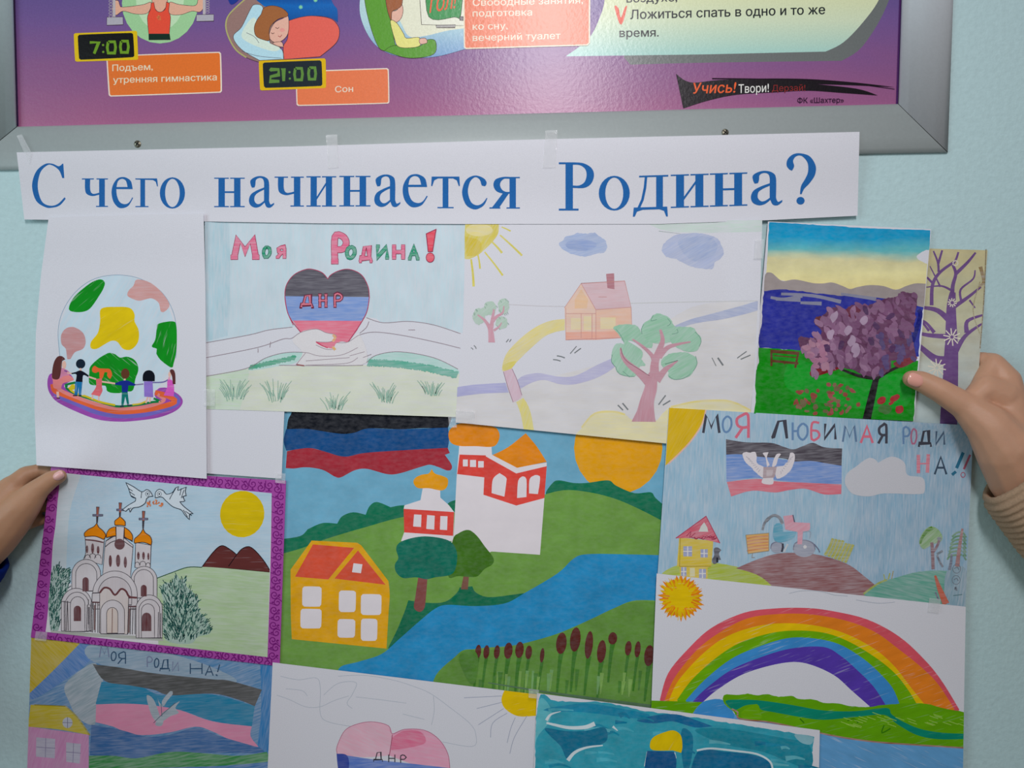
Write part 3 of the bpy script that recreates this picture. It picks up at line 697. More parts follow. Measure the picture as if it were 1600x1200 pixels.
L(hp[1:9][::-1]+[(770,365,1)]+hp[:1:-1][:0], 1.0, (170,60,95)); L([(1018,473),(1010,410),(970,340),(900,308),(840,315),(790,340),(770,365)], 1, (170,60,95)); L([(610,683),(560,620),(530,560),(515,470)], 1.2, (170,60,95)); L([(1018,473),(1003,560),(960,640),(890,743)], 1.2, (170,60,95))
S.part('arms'); view(310,480,3.81)
pap = (208,208,216)
F([(610,150),(640,137),(700,130),(760,152),(815,165),(812,195),(770,208),(700,205),(720,225),(770,242),(830,245),(880,212),(900,205),(960,165),(1000,330),(800,345),(600,345),(620,270),(560,200)], pap, 'paper')
F([(810,235),(830,210),(890,208),(960,165,1),(1000,300,1),(800,290)], pap, 'paper')
g_ = (150,138,150)
for p in ([(20,216),(300,165),(420,135),(560,118)],[(20,305),(350,240),(500,190),(555,185),(610,150),(700,130),(760,152),(818,166),(812,195),(770,208),(702,206)],[(1000,62),(1100,92),(1250,84),(1400,105),(1560,157)],[(822,212),(890,208),(960,165),(1050,148),(1200,165),(1400,205),(1560,244)],
          [(20,415),(280,366),(400,302),(520,270),(640,270),(720,290),(850,285),(950,240)],[(640,345),(800,340),(900,330),(950,300)],[(1000,330),(1060,285),(1200,265),(1400,300),(1545,368)],[(580,345),(640,270)],[(1015,85),(1000,120),(960,155)],[(700,225),(760,250),(820,250)],[(430,205),(425,240)],[(355,245),(355,270)],[(1250,135),(1290,135)],[(900,290),(990,265)],[(980,300),(1030,280)],[(640,320),(900,300)],[(480,345),(800,348),(980,345)]):
    L(p, .9, g_)
L([(700,205),(740,230),(770,242)], 1.4, (190,70,100)); L([(800,165),(815,180),(800,205)], 4, (214,160,110), 'pencil'); L([(800,235),(815,255)], 4, (214,165,90), 'pencil'); L([(585,342),(630,348)], 2, (150,95,100))
S.part('lettering'); view(310,340,3.81)
pk = (214,100,138); dk = (150,55,85); gr = (48,150,118)
def deco(ch, a, b, c_, d_, wd, c, se, oc):
    hand(ch, a, b, c_, d_, wd+1.6, oc, 'ink', se+2); hand(ch, a, b, c_, d_, wd, c, 'pencil', se)
deco('М', 214,128,342,236,8.5,pk,20,dk); deco('О',388,174,428,236,3.6,gr,0,(40,110,95)); deco('Я',470,176,515,236,4.2,pk,9,dk)
deco('Р', 806,112,882,262,9,pk,20,dk); deco('О',884,174,932,240,4.6,gr,0,(40,110,95)); deco('Д',965,172,1028,262,4.4,pk,6,dk)
deco('И',1064,170,1126,240,4.8,gr,9,(40,110,95)); deco('Н',1162,170,1222,240,5,pk,10,dk); deco('А',1258,172,1306,246,4.2,gr,8,(40,110,95))
F([(1354,95,1),(1418,66,1),(1396,205,1),(1366,205,1)], dk, 'ink'); F([(1360,98,1),(1412,74,1),(1392,200,1),(1370,200,1)], (220,72,92), 'pencil', k=.2); E(1380,238,26,30,dk,'ink'); E(1380,238,22,26,(220,82,102),'pencil',k=.2)
hand('Д',610,462,680,535,4.4,(110,50,70),'ink',8); hand('Н',722,458,762,530,4.8,(110,50,70),'ink',10); hand('Р',810,455,856,530,4.8,(110,50,70),'ink',9)
hand('Д',614,464,676,530,2,(205,120,140),'ink',5); hand('Н',722,460,762,528,2.2,(205,120,140),'ink',8); hand('Р',810,457,856,528,2.2,(205,120,140),'ink',7)
S.done()

# ============================================================ sun, house and big tree (pale pencils)
GAIN[0] = 1.0
S = Sheet('countryside_drawing', 'pale pencil drawing of corner sun, two clouds, brick house, road, river and two trees', 'drawing',
          [(727,347),(1191,344),(1172,706),(712,660)], 5.4, outline=[(727,347),(1191,344),(1187,500),(1180,600),(1172,706),(712,660),(724,500)],
          curl=lambda x, y: 5*sstep(1120,1190,x)*(1-sstep(540,632,y)))
S.part('fields'); view(0,0,1)
F([(700,612,1),(800,600),(960,560),(1080,480),(1190,473,1),(1200,720,1),(700,720,1)], (205,205,210), 'pencil', 0, k=.5)
F([(1000,340,1),(1200,340,1),(1200,362,1),(1050,362)], (190,208,206), 'pencil', 0, k=.6)
S.part('sun'); view(700,340,6.154)
F([(160,40,1),(490,40,1),(482,150),(430,230),(350,310),(285,362),(200,400),(160,395,1)], (204,192,88), 'pencil', 60, k=.32)
F([(160,180,1),(300,220),(320,300),(270,362),(180,370,1)], (200,182,60), 'pencil', 60, k=.25)
E(300,120,130,60,(214,204,140),'pencil',k=.4)
for a, b, c_, d_, q in ((222,400,247,662,4),(285,350,308,492,3),(352,330,527,557,3),(425,235,520,340,3.6),(500,168,712,365,3.4),(515,90,602,130,2.4)): L([(a,b),((a+c_)/2+4,(b+d_)/2),(c_,d_)], (q*.7,q), (204,196,88), 'pencil', k=.2)
S.part('cloud'); F([(1065,250),(1110,215),(1130,185),(1200,170),(1250,148),(1340,155),(1410,145),(1450,180),(1510,215),(1530,285),(1500,335),(1430,345),(1330,375),(1240,362),(1160,340),(1100,300)], (156,174,212), 'pencil', 15, k=.35, ro=.6)
E(1280,265,150,55,(140,160,205),'pencil',k=.3,ro=.8)
S.part('cloud'); view(940,340,6.154); F([(578,300),(612,240),(700,170),(850,150),(1000,158),(1110,200),(1150,260),(1175,330),(1140,400),(1090,430),(1060,495),(900,480),(800,445),(720,400),(620,375)], (166,178,212), 'pencil', 30, k=.35, ro=.6)
F([(750,210),(1000,180),(1110,250),(1080,350),(900,420),(780,330)], (154,170,208), 'pencil', 30, k=.35, ro=.8)
S.part('road'); view(700,500,6)
F([(1095,-10,1),(950,10),(800,80),(650,200),(540,330),(505,470),(540,482,1),(595,460,1),(640,400),(750,290),(900,160),(1000,115),(1095,95,1)], (214,204,140), 'pencil', 30, k=.3)
F([(640,770,1),(705,730,1),(745,790),(780,890),(806,1040,1),(712,1040,1),(680,880)], (212,204,128), 'pencil', 70, k=.3)
F([(510,430),(560,400),(640,390),(590,455),(530,480)], (206,196,100), 'pencil', 30, k=.25)
S.part('river')
F([(70,632,1),(200,612),(300,602),(540,588,1),(570,680,1),(300,692),(70,722,1)], (166,168,212), 'pencil', 0, k=.3)
F([(640,570,1),(700,525),(780,505),(870,500),(1050,532),(1200,520),(1400,420),(1560,350,1),(1560,440),(1400,540),(1200,600),(1050,602),(900,562),(780,590),(680,645,1)], (176,176,212), 'pencil', 0, k=.35)
view(940,340,6.154); F([(700,1045),(850,980),(1000,940),(1300,860),(1530,800),(1530,880),(1200,970),(1000,1000),(850,1030),(760,1062)], (164,174,206), 'pencil', -12, k=.35)
L([(250,825),(800,812),(1500,800)], 1, (188,192,196)); L([(550,130),(650,142),(760,155)], (1,.4), (150,165,165)); L([(-1000,830),(-600,850),(-350,855)], .8, (186,184,192))
S.part('bridge'); view(700,500,6); F([(520,482,1),(600,455,1),(650,570),(694,700,1),(680,735),(610,772,1),(565,640)], (204,178,196), 'pencil', 70, k=.3); L([(600,457),(650,570),(692,705)], .9, (150,120,140)); L([(520,485),(565,640),(610,770)], .9, (150,120,140))
S.part('drawn_house'); view(0,0,1)
F([(882,481),(908,443),(931,484),(931,531),(884,531)], (226,188,174), 'pencil', sharp=True, k=.25)
F([(931,484),(986,480),(988,527),(931,531)], (226,180,162), 'pencil', sharp=True, k=.25)
F([(908,443),(976,439),(986,480),(931,484)], (204,176,186), 'pencil', sharp=True, k=.25)
F([(884,519),(988,517),(988,527),(931,531),(884,531)], (220,162,146), 'pencil', sharp=True, k=.2)
F([(898,468),(908,452),(919,468),(917,482),(898,482)], (224,182,150), 'pencil', sharp=True, k=.2)
for q in ((892,497,908,515),(938,496,962,514),(912,494,924,516)): RQ(*q, (222,202,164), 'pencil', k=.3)
F([(947,428),(959.5,427),(960,452),(949,450)], (172,120,132), 'pencil', sharp=True, k=.15)
for p in ([(882,481),(908,443),(931,484),(986,480),(976,439),(908,443)],[(884,481),(884,531),(988,527),(986,480)],[(931,484),(931,531)],[(935,464),(948,464)],[(884,490),(931,490)],[(908,490),(908,528)],[(925,490),(925,530)]): L(p, .8, (190,140,140), sharp=True)
S.part('small_tree'); view(700,340,6.154)
for a in ((295,950,58,82),(405,868,62,68),(535,852,55,76),(515,1012,58,62),(350,905,45,45)): E(*a, (168,194,182), 'pencil', 40, k=.35, ro=.9)
for i in range(26):
    b = R.choice([(295,950,58,82),(405,868,62,68),(535,852,55,76),(515,1012,58,62)]); t = R.uniform(0, 6.28)
    x, y = b[0]+b[2]*math.cos(t)*.95, b[1]+b[3]*math.sin(t)*.95; L([(x, y), (x+12, y+8), (x+14, y+20)], .7, (125,155,145))
pkk = (196,148,166)
F([(388,1200,1),(385,1080),(360,1010),(400,1040),(430,1060),(452,1200,1)], pkk, 'pencil', 90, k=.2)
for p, q in (([(405,1060),(350,985),(285,935)],(6,2)),([(415,1060),(430,960),(442,880)],(7,2.4)),([(425,1000),(470,950),(525,915),(538,850)],(6,1.6)),([(440,1085),(490,1050),(515,1010)],(4,1.4))): L(p, q, pkk, 'pencil', k=.2)
S.part('large_tree'); view(940,470,5.454)
gg = (142,190,166)
F([(100,225),(200,200),(300,213),(345,280),(430,345),(425,400),(370,395),(340,380),(250,340),(190,350),(150,290)], gg, 'pencil', 40, k=.28, ro=.5)
F([(335,260),(365,185),(410,160),(440,120),(500,110),(580,150),(612,205),(642,240),(630,300),(600,345),(500,365),(400,345)], gg, 'pencil', 20, k=.28, ro=.5)
F([(600,232),(700,222),(780,230),(810,270),(848,320),(838,380),(800,432),(700,425),(590,355)], gg, 'pencil', 40, k=.32, ro=.5)
F([(85,450),(100,400),(130,362),(190,372),(260,400),(320,480),(375,545),(330,560),(300,600),(282,645),(200,642),(130,605),(118,560),(85,520)], gg, 'pencil', 60, k=.32, ro=.5)
F([(508,510),(560,460),(640,440),(720,440),(795,475),(815,530),(790,590),(750,640),(640,672),(570,650),(568,600),(515,560)], gg, 'pencil', 30, k=.32, ro=.5)
F([(190,330),(300,390),(350,440),(330,500),(270,430),(200,380)], gg, 'pencil', 60, k=.3)
for p in ([(440,125),(420,170),(470,160)],[(560,150),(590,190),(560,215)],[(345,285),(340,240),(360,200)],[(600,285),(650,270),(640,240)],[(795,265),(830,300),(848,345),(830,390)],[(120,570),(150,620),(210,640),(280,645)],[(570,640),(620,670),(700,660),(760,620)],[(180,600),(240,650)],[(120,240),(160,290),(190,350)],[(90,460),(85,520),(125,570)],[(800,470),(812,540),(780,600)]): L(p, .8, (110,150,138))
tk = (188,142,158)
F([(268,1025,1),(300,940),(330,840),(365,740),(385,650),(420,600),(490,600),(475,660),(470,760),(445,880),(458,1030,1)], tk, 'pencil', 80, k=.18)
for p, q in (([(400,690),(330,620),(230,540),(175,470),(162,400)],(15,2)),([(450,620),(455,520),(500,400),(520,330),(500,245)],(15,3.5)),([(450,560),(430,470),(350,390),(262,328)],(8,2.5)),([(490,480),(560,400),(650,370),(758,350)],(9,2)),([(470,680),(540,590),(600,545),(650,510)],(12,1.6))): L(p, q, tk, 'pencil', k=.18)
L([(162,400),(200,500),(330,590),(410,640)], .8, (130,90,105)); L([(458,1030),(270,1026)], .8, (150,110,120)); L([(540,540),(650,508)], 1, (90,120,110))
S.part('yellow_hills')
F([(-260,1215,1),(-230,1150),(-170,1085),(-60,960),(100,945),(200,970),(270,1015),(450,1025),(520,960),(600,900),(750,870),(900,852),(1100,860),(1280,945,1),(1280,1300,1),(-260,1300,1)], (222,212,172), 'pencil', 0, k=.3)
L([(-170,1080),(-60,962),(100,945),(200,970)], 3, (218,206,140), 'pencil'); L([(590,905),(750,868),(900,850),(1100,858),(1270,935)], 3, (218,206,140), 'pencil')
F([(255,1030,1),(300,940,1),(440,940,1),(462,1032,1)], tk, 'pencil', 80, k=.18)
S.part('grass_marks')
dk2 = (118,124,130)
for p in ((940,485,975,555,1),(990,485,1035,550,2.4),(1155,488,1235,430,1.4),(1185,498,1268,462,1.6),(485,885,545,805,1.8),(522,888,585,850,1.8),(138,888,182,932,1.8),(178,872,225,928,2)): L([(p[0],p[1]),(p[2],p[3])], p[4], dk2)
view(700,500,6)
for p in ((215,260,235,278,1),(243,238,265,270,1.2),(545,208,568,178,1.2),(575,205,592,180,1.2),(985,370,1055,385,1.4),(1020,335,1095,355,1.6),(1145,315,1205,245,1.2),(1185,310,1245,265,1.5)): L([(p[0],p[1]),((p[0]+p[2])/2+3,(p[1]+p[3])/2-3),(p[2],p[3])], p[4], dk2)
S.done()

# ============================================================ blossoming tree by the lake
S = Sheet('blossom_painting', 'gouache painting of mauve blossoming tree by dark blue lake with bench, at upper right', 'painting',
          [(1200,346),(1455,358),(1428,658),(1173,646)], 4.6, curl=lambda x, y: 2*sstep(1230,1180,x))
view(1160,330,3.636)
S.part('sky'); F([(152,62,1),(400,76),(750,98),(1068,108,1),(1062,222,1),(1030,225),(990,262),(1050,300,1),(1042,412,1),(840,450),(600,450),(135,380,1),(145,200)], (0,0,0), 'paint', stops=[(346,(16,142,196)),(372,(30,150,198)),(392,(96,176,186)),(408,(206,202,160)),(428,(236,212,160)),(455,(238,206,148))], k=7, ro=.5)
S.part('mountains'); F([(130,358),(165,350),(190,370),(230,397),(300,388),(400,408),(460,410),(510,405),(570,425),(612,442),(650,432),(720,420),(800,425),(872,446),(930,425),(985,410),(1042,412,1),(1030,560,1),(800,500),(600,500),(400,470),(122,455,1)], (152,144,146), 'paint')
S.part('lake'); F([(122,456,1),(250,446),(500,475),(820,497),(1028,545,1),(1010,700),(1002,825,1),(700,860),(330,795),(98,775,1),(92,720),(110,640),(112,560)], (48,54,150), 'paint', k=.2, ro=.7)
for p in ([(160,490),(240,500),(340,480)],[(220,470),(400,480),(560,515)],[(330,520),(450,525)],[(560,470),(700,490),(760,500)],[(190,500),(330,505)]): L(p, (4,6), (128,130,155), 'paint')
L([(960,760),(1010,600),(1000,560)], 7, (30,34,110), 'paint')
S.part('grass'); F([(92,775,1),(330,790),(520,800),(1000,850,1),(985,1000),(972,1200,1),(62,1160,1),(75,1060),(72,930),(92,860)], (18,136,30), 'paint', k=.18, ro=.8)
F([(300,840),(600,950),(900,920),(960,1000),(900,1120),(500,1100),(250,1000)], (30,150,45), 'paint', k=.15)
S.part('bench'); bn = (96,62,42)
for p, q in (([(160,795),(322,808)],5),([(165,850),(318,865)],4),([(165,790),(165,880)],3.4),([(318,800),(300,890)],3.4),([(240,850),(240,870)],2),([(180,820),(310,832)],1.6)): L(p, q, bn, 'paint', sharp=True)
S.part('fallen_petals')
for i in range(70):
    a = R.random(); x, y = 290+380*R.random(), 985+165*R.random(); 
    if (x-480)**2/190**2+(y-1075)**2/95**2 > 1: continue
    E(x, y, R.uniform(9,22), R.uniform(7,16), R.choice([(110,100,72),(140,72,62),(128,104,82),(150,80,80)]), 'paint', rot=R.uniform(0,180), n=9, ro=.5)
for x, y, a, b in ((790,1075,26,20),(865,1062,32,18),(892,1125,26,22),(845,1090,16,10)): E(x, y, a, b, (160,52,56), 'paint', rot=-30, n=10, ro=.7)
E(810,1125,40,28,(70,115,60),'paint',n=12,ro=1)
S.part('tree_trunk'); F([(680,1190,1),(712,1060),(740,960),(745,940,1),(778,940,1),(765,1010),(728,1190,1)], (34,34,34), 'paint')
for p, q in (([(755,948),(660,935),(560,898)],(7,3)),([(765,948),(850,900),(985,845)],(6,3)),([(560,898),(500,840)],(3,2))): L(p, q, (40,34,36), 'paint')
S.part('tree_crown')
cr = [(405,625),(440,610),(490,560),(530,545),(580,560),(620,535),(700,535),(760,520),(830,490),(870,495),(900,468),(960,465),(992,478),(985,560),(975,640),(960,700),(975,760),(985,825),(960,860),(900,860),(850,850),(840,900),(780,935),(720,940),(620,900),(560,895),(500,905),(400,940),(392,905),(420,870),(330,780),(325,715),(400,720),(450,690),(425,650)]
F(cr, (98,62,92), 'paint', k=.3, ro=.9)
F([(395,940),(390,905),(480,890),(560,890),(480,920)], (120,40,45), 'paint'); F([(860,860),(985,825),(980,850),(900,890)], (120,50,60), 'paint'); E(640,580,70,40,(104,50,70),'paint',ro=1); E(440,625,35,28,(100,55,60),'paint',ro=1)
n = 0; lay1 = S.layer
def dab(x, y, a, b_, rot, c):
    q = math.radians(rot); P = []
    for k_ in range(9):
        t = 2*math.pi*k_/9; r = R.uniform(.7, 1.2); u, v = a*r*math.cos(t), b_*r*math.sin(t); P.append((x+u*math.cos(q)-v*math.sin(q), y+u*math.sin(q)+v*math.cos(q)))
    F(P, c, 'paint', k=.2)
while n < 210:
    x, y = R.uniform(330,985), R.uniform(470,935)
    if not inpoly(x, y, cr): continue
    n += 1; S.layer = lay1+n*STEP*.25
    t = (985-x)/650*.6+R.random()*.5; base = ((104,68,98),(118,82,116),(130,95,128),(144,110,142))
    c = base[min(3, int(t*4))]
    if x > 780 and y > 700 and R.random() < .6: c = (88,74,118)
    dab(x, y, R.uniform(20,40), R.uniform(12,20), R.uniform(30,110), c)
for i in range(26):
    x, y = R.uniform(345,480), R.uniform(735,890)
    if inpoly(x, y, cr): dab(x, y, 24, 16, R.uniform(0,90), R.choice([(158,112,140),(166,124,148)]))
for x, y in ((600,680),(620,740),(650,800),(500,700),(640,770),(690,620),(520,600)): dab(x, y, 20, 34, 20, (164,142,170))
for x, y in ((560,760),(700,560),(760,650),(840,600),(730,740),(480,780),(900,700),(850,780)): dab(x, y, 16, 30, R.uniform(-30,60), (82,56,92))
S.done()

# ============================================================ church on a patterned purple mount
GAIN[0] = 1.0
S = Sheet('church_drawing', 'drawing of white church with orange domes and two doves on a purple patterned mount', 'drawing',
          [(80,729),(447,751),(437,1041),(48,996)], 3.0, sheetname='purple_mount', m=mat((158,76,160),'print'))
S.part('mount_pattern')
def swirl(cx, cy, r, rot, fl=1):
    P = []
    for i in range(15):
        a = rot+fl*i*.55; rr = r*(1-i/17); P.append((cx+rr*math.cos(a)+0, cy+rr*math.sin(a)))
    L([(P[0][0]-r*math.cos(rot+fl*1.2), P[0][1]-r*math.sin(rot+fl*1.2)*1.4)]+P, 1.4, (112,38,116))
view(0,0,1)
def band(x0, y0, x1, y1, n):
    for i in range(n):
        t = (i+.5)/n; x = x0+(x1-x0)*t; y = y0+(y1-y0)*t; a = math.atan2(y1-y0, x1-x0)
        nx, ny = -math.sin(a), math.cos(a); s = 1 if i % 2 else -1
        swirl(x+nx*2.5*s, y+ny*2.5*s, 6.4, a+R.uniform(-.4, .4)+(0 if s > 0 else 3), s)
        E(x-nx*5*s, y-ny*5*s, 1.8, 1.4, (112,38,116), 'ink', n=8); L([(x-nx*7*s-5, y-ny*7*s), (x-nx*2*s+4, y-ny*2*s+5)], 1.1, (112,38,116))
band(105,737,440,762,26); band(437,770,428,1030,22); band(84,752,59,988,14); band(60,998,425,1034,28)
S.part('picture_sheet'); view(40,720,3.751)
pic = [(205,70),(1443,190),(1418,1150),(118,1002)]
def pq(): return [vp(p) for p in pic]
F([(240,72,1),(800,135),(1443,190,1),(1436,600),(1418,1150,1),(118,1002,1),(130,900),(148,700),(160,500),(180,350),(195,190)], (205,205,215), 'paper')
S.q = pq()
S.part('sky'); F([(100,40,1),(1460,180,1),(1450,700,1),(800,720,1),(100,720,1)], (168,196,218), 'pencil', 0, k=.3)
F([(100,720,1),(100,40,1),(330,70,1),(260,300),(240,600),(240,720,1)], (186,200,212), 'pencil', 0, k=.4)
S.part('sun'); E(1270,312,130,137,(206,180,22),'marker',k=.1,rot=10)
S.part('mountains')
F([(1032,625,1),(1100,535),(1150,497),(1200,520),(1238,550,1),(1270,515),(1310,503),(1350,530),(1400,590),(1440,655,1),(1200,632)], (98,54,54), 'marker', k=.15)
L([(1032,625),(1100,535),(1150,497),(1200,520),(1238,550)], 1.3, (40,32,36)); L([(1190,618),(1238,550),(1270,515),(1310,503),(1350,530),(1400,590),(1440,655)], 1.3, (40,32,36)); L([(1032,625),(1200,632),(1440,655)], 1.1, (40,50,40))
S.part('hill'); F([(760,695,1),(850,660),(950,626),(1100,624),(1440,655,1),(1440,1170,1),(780,1090,1)], (166,192,154), 'pencil', -4, k=.32)
L([(760,692),(850,658),(950,624),(1035,624)], 1.4, (50,85,62))
S.part('fir_tree'); view(80,750,4.615)
ft = [(900,678),(935,720),(980,700),(975,760),(1062,850),(1060,900),(1080,960),(1120,1000),(1152,1070),(1140,1110),(1060,1130),(1000,1180),(830,1155),(805,1000),(815,900),(790,780),(830,740),(870,740)]
F(ft, (146,176,164), 'pencil', 60, k=.3)
def firs(poly, x0, x1, y0, y1, cx, n, seed):
    RR = random.Random(seed); lay0 = S.layer
    m = 0
    while m < n:
        x, y = RR.uniform(x0, x1), RR.uniform(y0, y1)
        if not inpoly(x, y, poly): continue
        m += 1; S.layer = lay0+(m % 6)*STEP; a = (x-cx(y))/130*.55+RR.uniform(-.5, .5); l = RR.uniform(18, 34)
        L([(x, y), (x+math.sin(a)*l, y-math.cos(a)*l)], RR.uniform(.8, 1.5), RR.choice([(48,88,84),(62,106,98),(40,74,74)]))
firs(ft, 790, 1150, 680, 1180, lambda y: 900+(y-680)*.1, 520, 3)
for cx in (900,): 
    for i in range(9): L([(905+i*4, 1150-i*10), (900+(-1)**i*(40+i*9), 1060-i*38)], (1.6,.8), (44,80,78))
S.part('fir_tree'); fl2 = [(0,670),(50,610),(75,650),(130,635),(135,700),(125,760),(110,830),(70,900),(60,1060),(30,1100),(0,1100),(-20,900)]
F(fl2, (146,172,166), 'pencil', 60, k=.35); firs(fl2, -20, 140, 600, 1100, lambda y: -40, 230, 5)
S.part('church')
wc = (196,190,198); oc = (66,62,70)
def body(pts, c=wc): F(pts, c, 'pencil', 90, k=.2); L(pts, .9, oc, closed=True)
F([(0,1085,1),(800,1135,1),(810,1160,1),(0,1110,1)], (166,170,165), 'pencil')
body([(245,405,1),(385,425,1),(368,610,1),(232,575,1),(250,520)])
body([(395,440,1),(490,400),(592,470,1),(585,560),(572,700,1),(372,690,1),(385,520)])
body([(610,450,1),(722,470,1),(715,650,1),(605,630,1)])
F([(250,405,1),(315,395),(385,425,1),(380,445,1),(310,425),(248,430,1)], (206,202,210), 'pencil'); L([(247,430),(310,436),(378,450)], 2, (98,62,66))
for cx, cy, r in ((265,555,22),(300,548,24),(338,555,24),(622,605,18),(662,602,22),(700,610,18)): L([(cx-r,cy+12),(cx-r*.7,cy-r*.5),(cx,cy-r*.8),(cx+r*.7,cy-r*.5),(cx+r,cy+12)], .9, oc)
body(arch(150,358,572,800)); body(arch(178,330,602,800)); body(arch(578,764,622,850)); body(arch(600,738,645,850))
body(arch(300,622,655,930)); body(arch(338,582,698,900), (190,182,190))
body(arch(75,292,780,1088)); body(arch(105,272,808,1090)); body(arch(140,245,840,1092)); body(arch(614,802,828,1138)); body(arch(634,784,860,1138)); body(arch(652,746,892,1138))
F([(298,815,1),(355,815,1),(350,880,1),(295,880,1)], wc, 'pencil'); L([(298,815),(358,812)], 1.5, oc); L([(296,880),(352,882)], 2, (90,60,66)); L([(556,850),(618,848)], 1.5, (90,60,66)); L([(552,912),(615,910)], 2, (90,60,66)); L([(298,815),(295,880)], 1, oc)
body([(352,815,1),(380,782),(420,785),(460,830,1),(505,785),(540,795),(560,845,1),(552,1112,1),(350,1100,1)], (198,188,190))
L([(352,812),(385,776),(425,785),(462,828),(505,785),(540,800),(565,840),(620,848)], 3, (104,66,70))
body(arch(358,530,865,1108)); body(arch(402,482,918,1104), (200,186,182)); L([(443,925),(440,1102)], 1, (110,75,75))
for x0, x1, y0, y1 in ((305,300,885,1098),(322,318,885,1098),(338,338,885,1100),(290,292,885,1095),(560,555,915,1110),(575,570,915,1112),(592,586,915,1112),(606,606,915,1112),(96,96,870,1085),(118,112,880,1085),(262,258,900,1090),(280,282,900,1090),(120,125,870,1085),(270,270,860,1040),(775,772,950,1136),(792,790,960,1136)): L([(x0,y0),(x1,y1)], 1.0, oc)
L([(316,900),(314,1080)], 2.4, (120,98,100)); L([(566,925),(560,1100)], 2.4, (120,98,100)); L([(75,874),(140,882)], 1, oc)
E(276,905,10,10,wc,'ink',n=10); L([(262,900),(285,900),(285,912)], .8, oc)
wb = (98,58,62)
for a in ((165,217,905,1016),(228,272,700,802),(648,690,755,838),(655,724,955,1088)): F(arch(*a), wb, 'pencil', 90, k=.12)
F(arch(228,272,700,790), wb, 'pencil', 90, k=.12)
for x, y, a, b in ((260,498,8,28),(300,492,10,36),(340,503,9,28),(428,583,11,42),(484,581,15,44),(536,592,11,40),(630,545,9,28),(667,545,9,28),(702,550,7,26)): E(x, y, a, b, wb, 'pencil', k=.15)
body([(470,332,1),(530,338,1),(522,440,1),(470,440,1)])
E(495,462,37,39,(100,66,70),'pencil',k=.1)
om = (232,130,30)
def dome(pts): F(pts, om, 'marker', k=.1); L(pts, 1.1, (70,45,40), closed=True)
dome([(245,408,1),(240,385),(270,355),(310,335),(330,310,1),(345,340),(375,365),(396,400),(380,428,1),(320,405)])
dome([(400,415,1),(402,385),(425,350),(468,335,1),(470,400,1),(440,405)]); dome([(530,340,1),(565,365),(588,400),(588,438,1),(530,415,1)])
dome([(462,325,1),(460,295),(485,275),(497,262,1),(515,278),(535,300),(535,330,1),(500,325)])
dome([(602,455,1),(602,425),(630,400),(652,375),(664,350,1),(680,380),(715,405),(727,440),(722,468,1),(665,448)])
L([(395,440),(440,408),(470,405)], 1, oc); L([(392,480),(430,450),(470,435)], 1, oc); L([(525,405),(590,445)], 1, oc); L([(525,440),(590,485)], 1, oc)
S.part('crosses'); cb = (150,92,82)
for x, y, x2, y2, a, b, c_ in ((338,192,332,310,300,375,253),(500,162,497,265,472,527,214),(668,222,664,350,633,700,280)):
    L([(x,y),(x2,y2)], (5,2), oc); L([(a,c_),(b,c_)], 3.4, oc); L([(x,y+4),((x+x2)/2,y+70)], 3, cb); L([(a+4,c_),(b-4,c_)], 1.6, (120,120,150))
S.part('doves')
def dove(pts):
    F(pts, (196,208,222), 'paper'); L(pts, 1.1, (42,52,66), closed=True)
dove([(655,85),(690,68),(715,82),(735,116,1),(705,120),(688,135),(680,165),(640,192),(590,202),(572,232,1),(560,205),(540,225),(518,212,1),(560,180),(610,150),(612,130,1),(580,118),(560,60),(540,18,1),(595,48)])
dove([(752,128,1),(755,88),(780,66),(812,78),(832,102),(875,90),(900,55),(920,48,1),(915,75),(975,50,1),(968,80),(975,112,1),(950,120),(965,150),(928,156,1),(960,192),(1025,242,1),(1000,245),(998,285,1),(965,250),(940,215),(880,192),(830,150),(800,122)])
for p in ([(560,60),(590,80)],[(570,85),(605,110)],[(578,112),(612,130)],[(655,85),(650,130)],[(940,60),(930,110)],[(960,70),(940,130)],[(900,60),(870,110),(855,140)],[(955,215),(985,265)],[(970,225),(1015,255)],[(560,210),(580,200)]): L(p, 1.1, (42,52,66))
for x, y in ((697,99),(782,100)): E(x, y, 17, 18, (42,52,66), 'ink', n=14, hole=(14,15)); E(x, y, 6, 6, (30,35,45), 'ink', n=10)
S.part('olive_branch')
for i in range(26):
    x = R.uniform(695,805); y = 150+abs(x-748)*.45+R.uniform(-14,18); E(x, y, R.uniform(6,11), 5, R.choice([(196,110,70),(210,130,90),(160,95,80)]), 'ink', rot=R.uniform(0,180), n=8)
S.done()

# ============================================================ blue sheet with flag and pink house (lower left)
S = Sheet('flag_drawing', 'dark blue pencil drawing of waving flag over pink house, under the church drawing', 'drawing',
          [(49,990),(434,1030),(424,1290),(40,1290)], 1.6)
view(30,980,3.81)
S.part('sky'); F([(0,0,1),(1560,0,1),(1560,1300,1),(0,1300,1)], (86,132,178), 'pencil', 20, k=.3)
F([(1430,150,1),(1560,200,1),(1500,900,1),(1400,900),(1440,500)], (58,122,182), 'pencil', 80, k=.2); F([(370,60,1),(480,70),(420,200),(250,330),(80,430),(80,360),(200,260)], (84,126,186), 'pencil', -45, k=.2)
F([(270,350),(360,260),(455,215),(500,330),(462,450),(448,580),(350,540),(300,450)], (142,160,174), 'pencil', 30, k=.4)
F([(440,100),(900,160),(1200,260),(1280,330),(900,300),(450,210)], (130,156,180), 'pencil', 5, k=.3)
S.part('corner_sun'); F([(40,40,1),(372,85,1),(280,180),(180,280),(55,400,1)], (184,164,52), 'pencil', -45, k=.15)
S.part('lettering')
d1 = (58,82,110); d2 = (118,128,158)
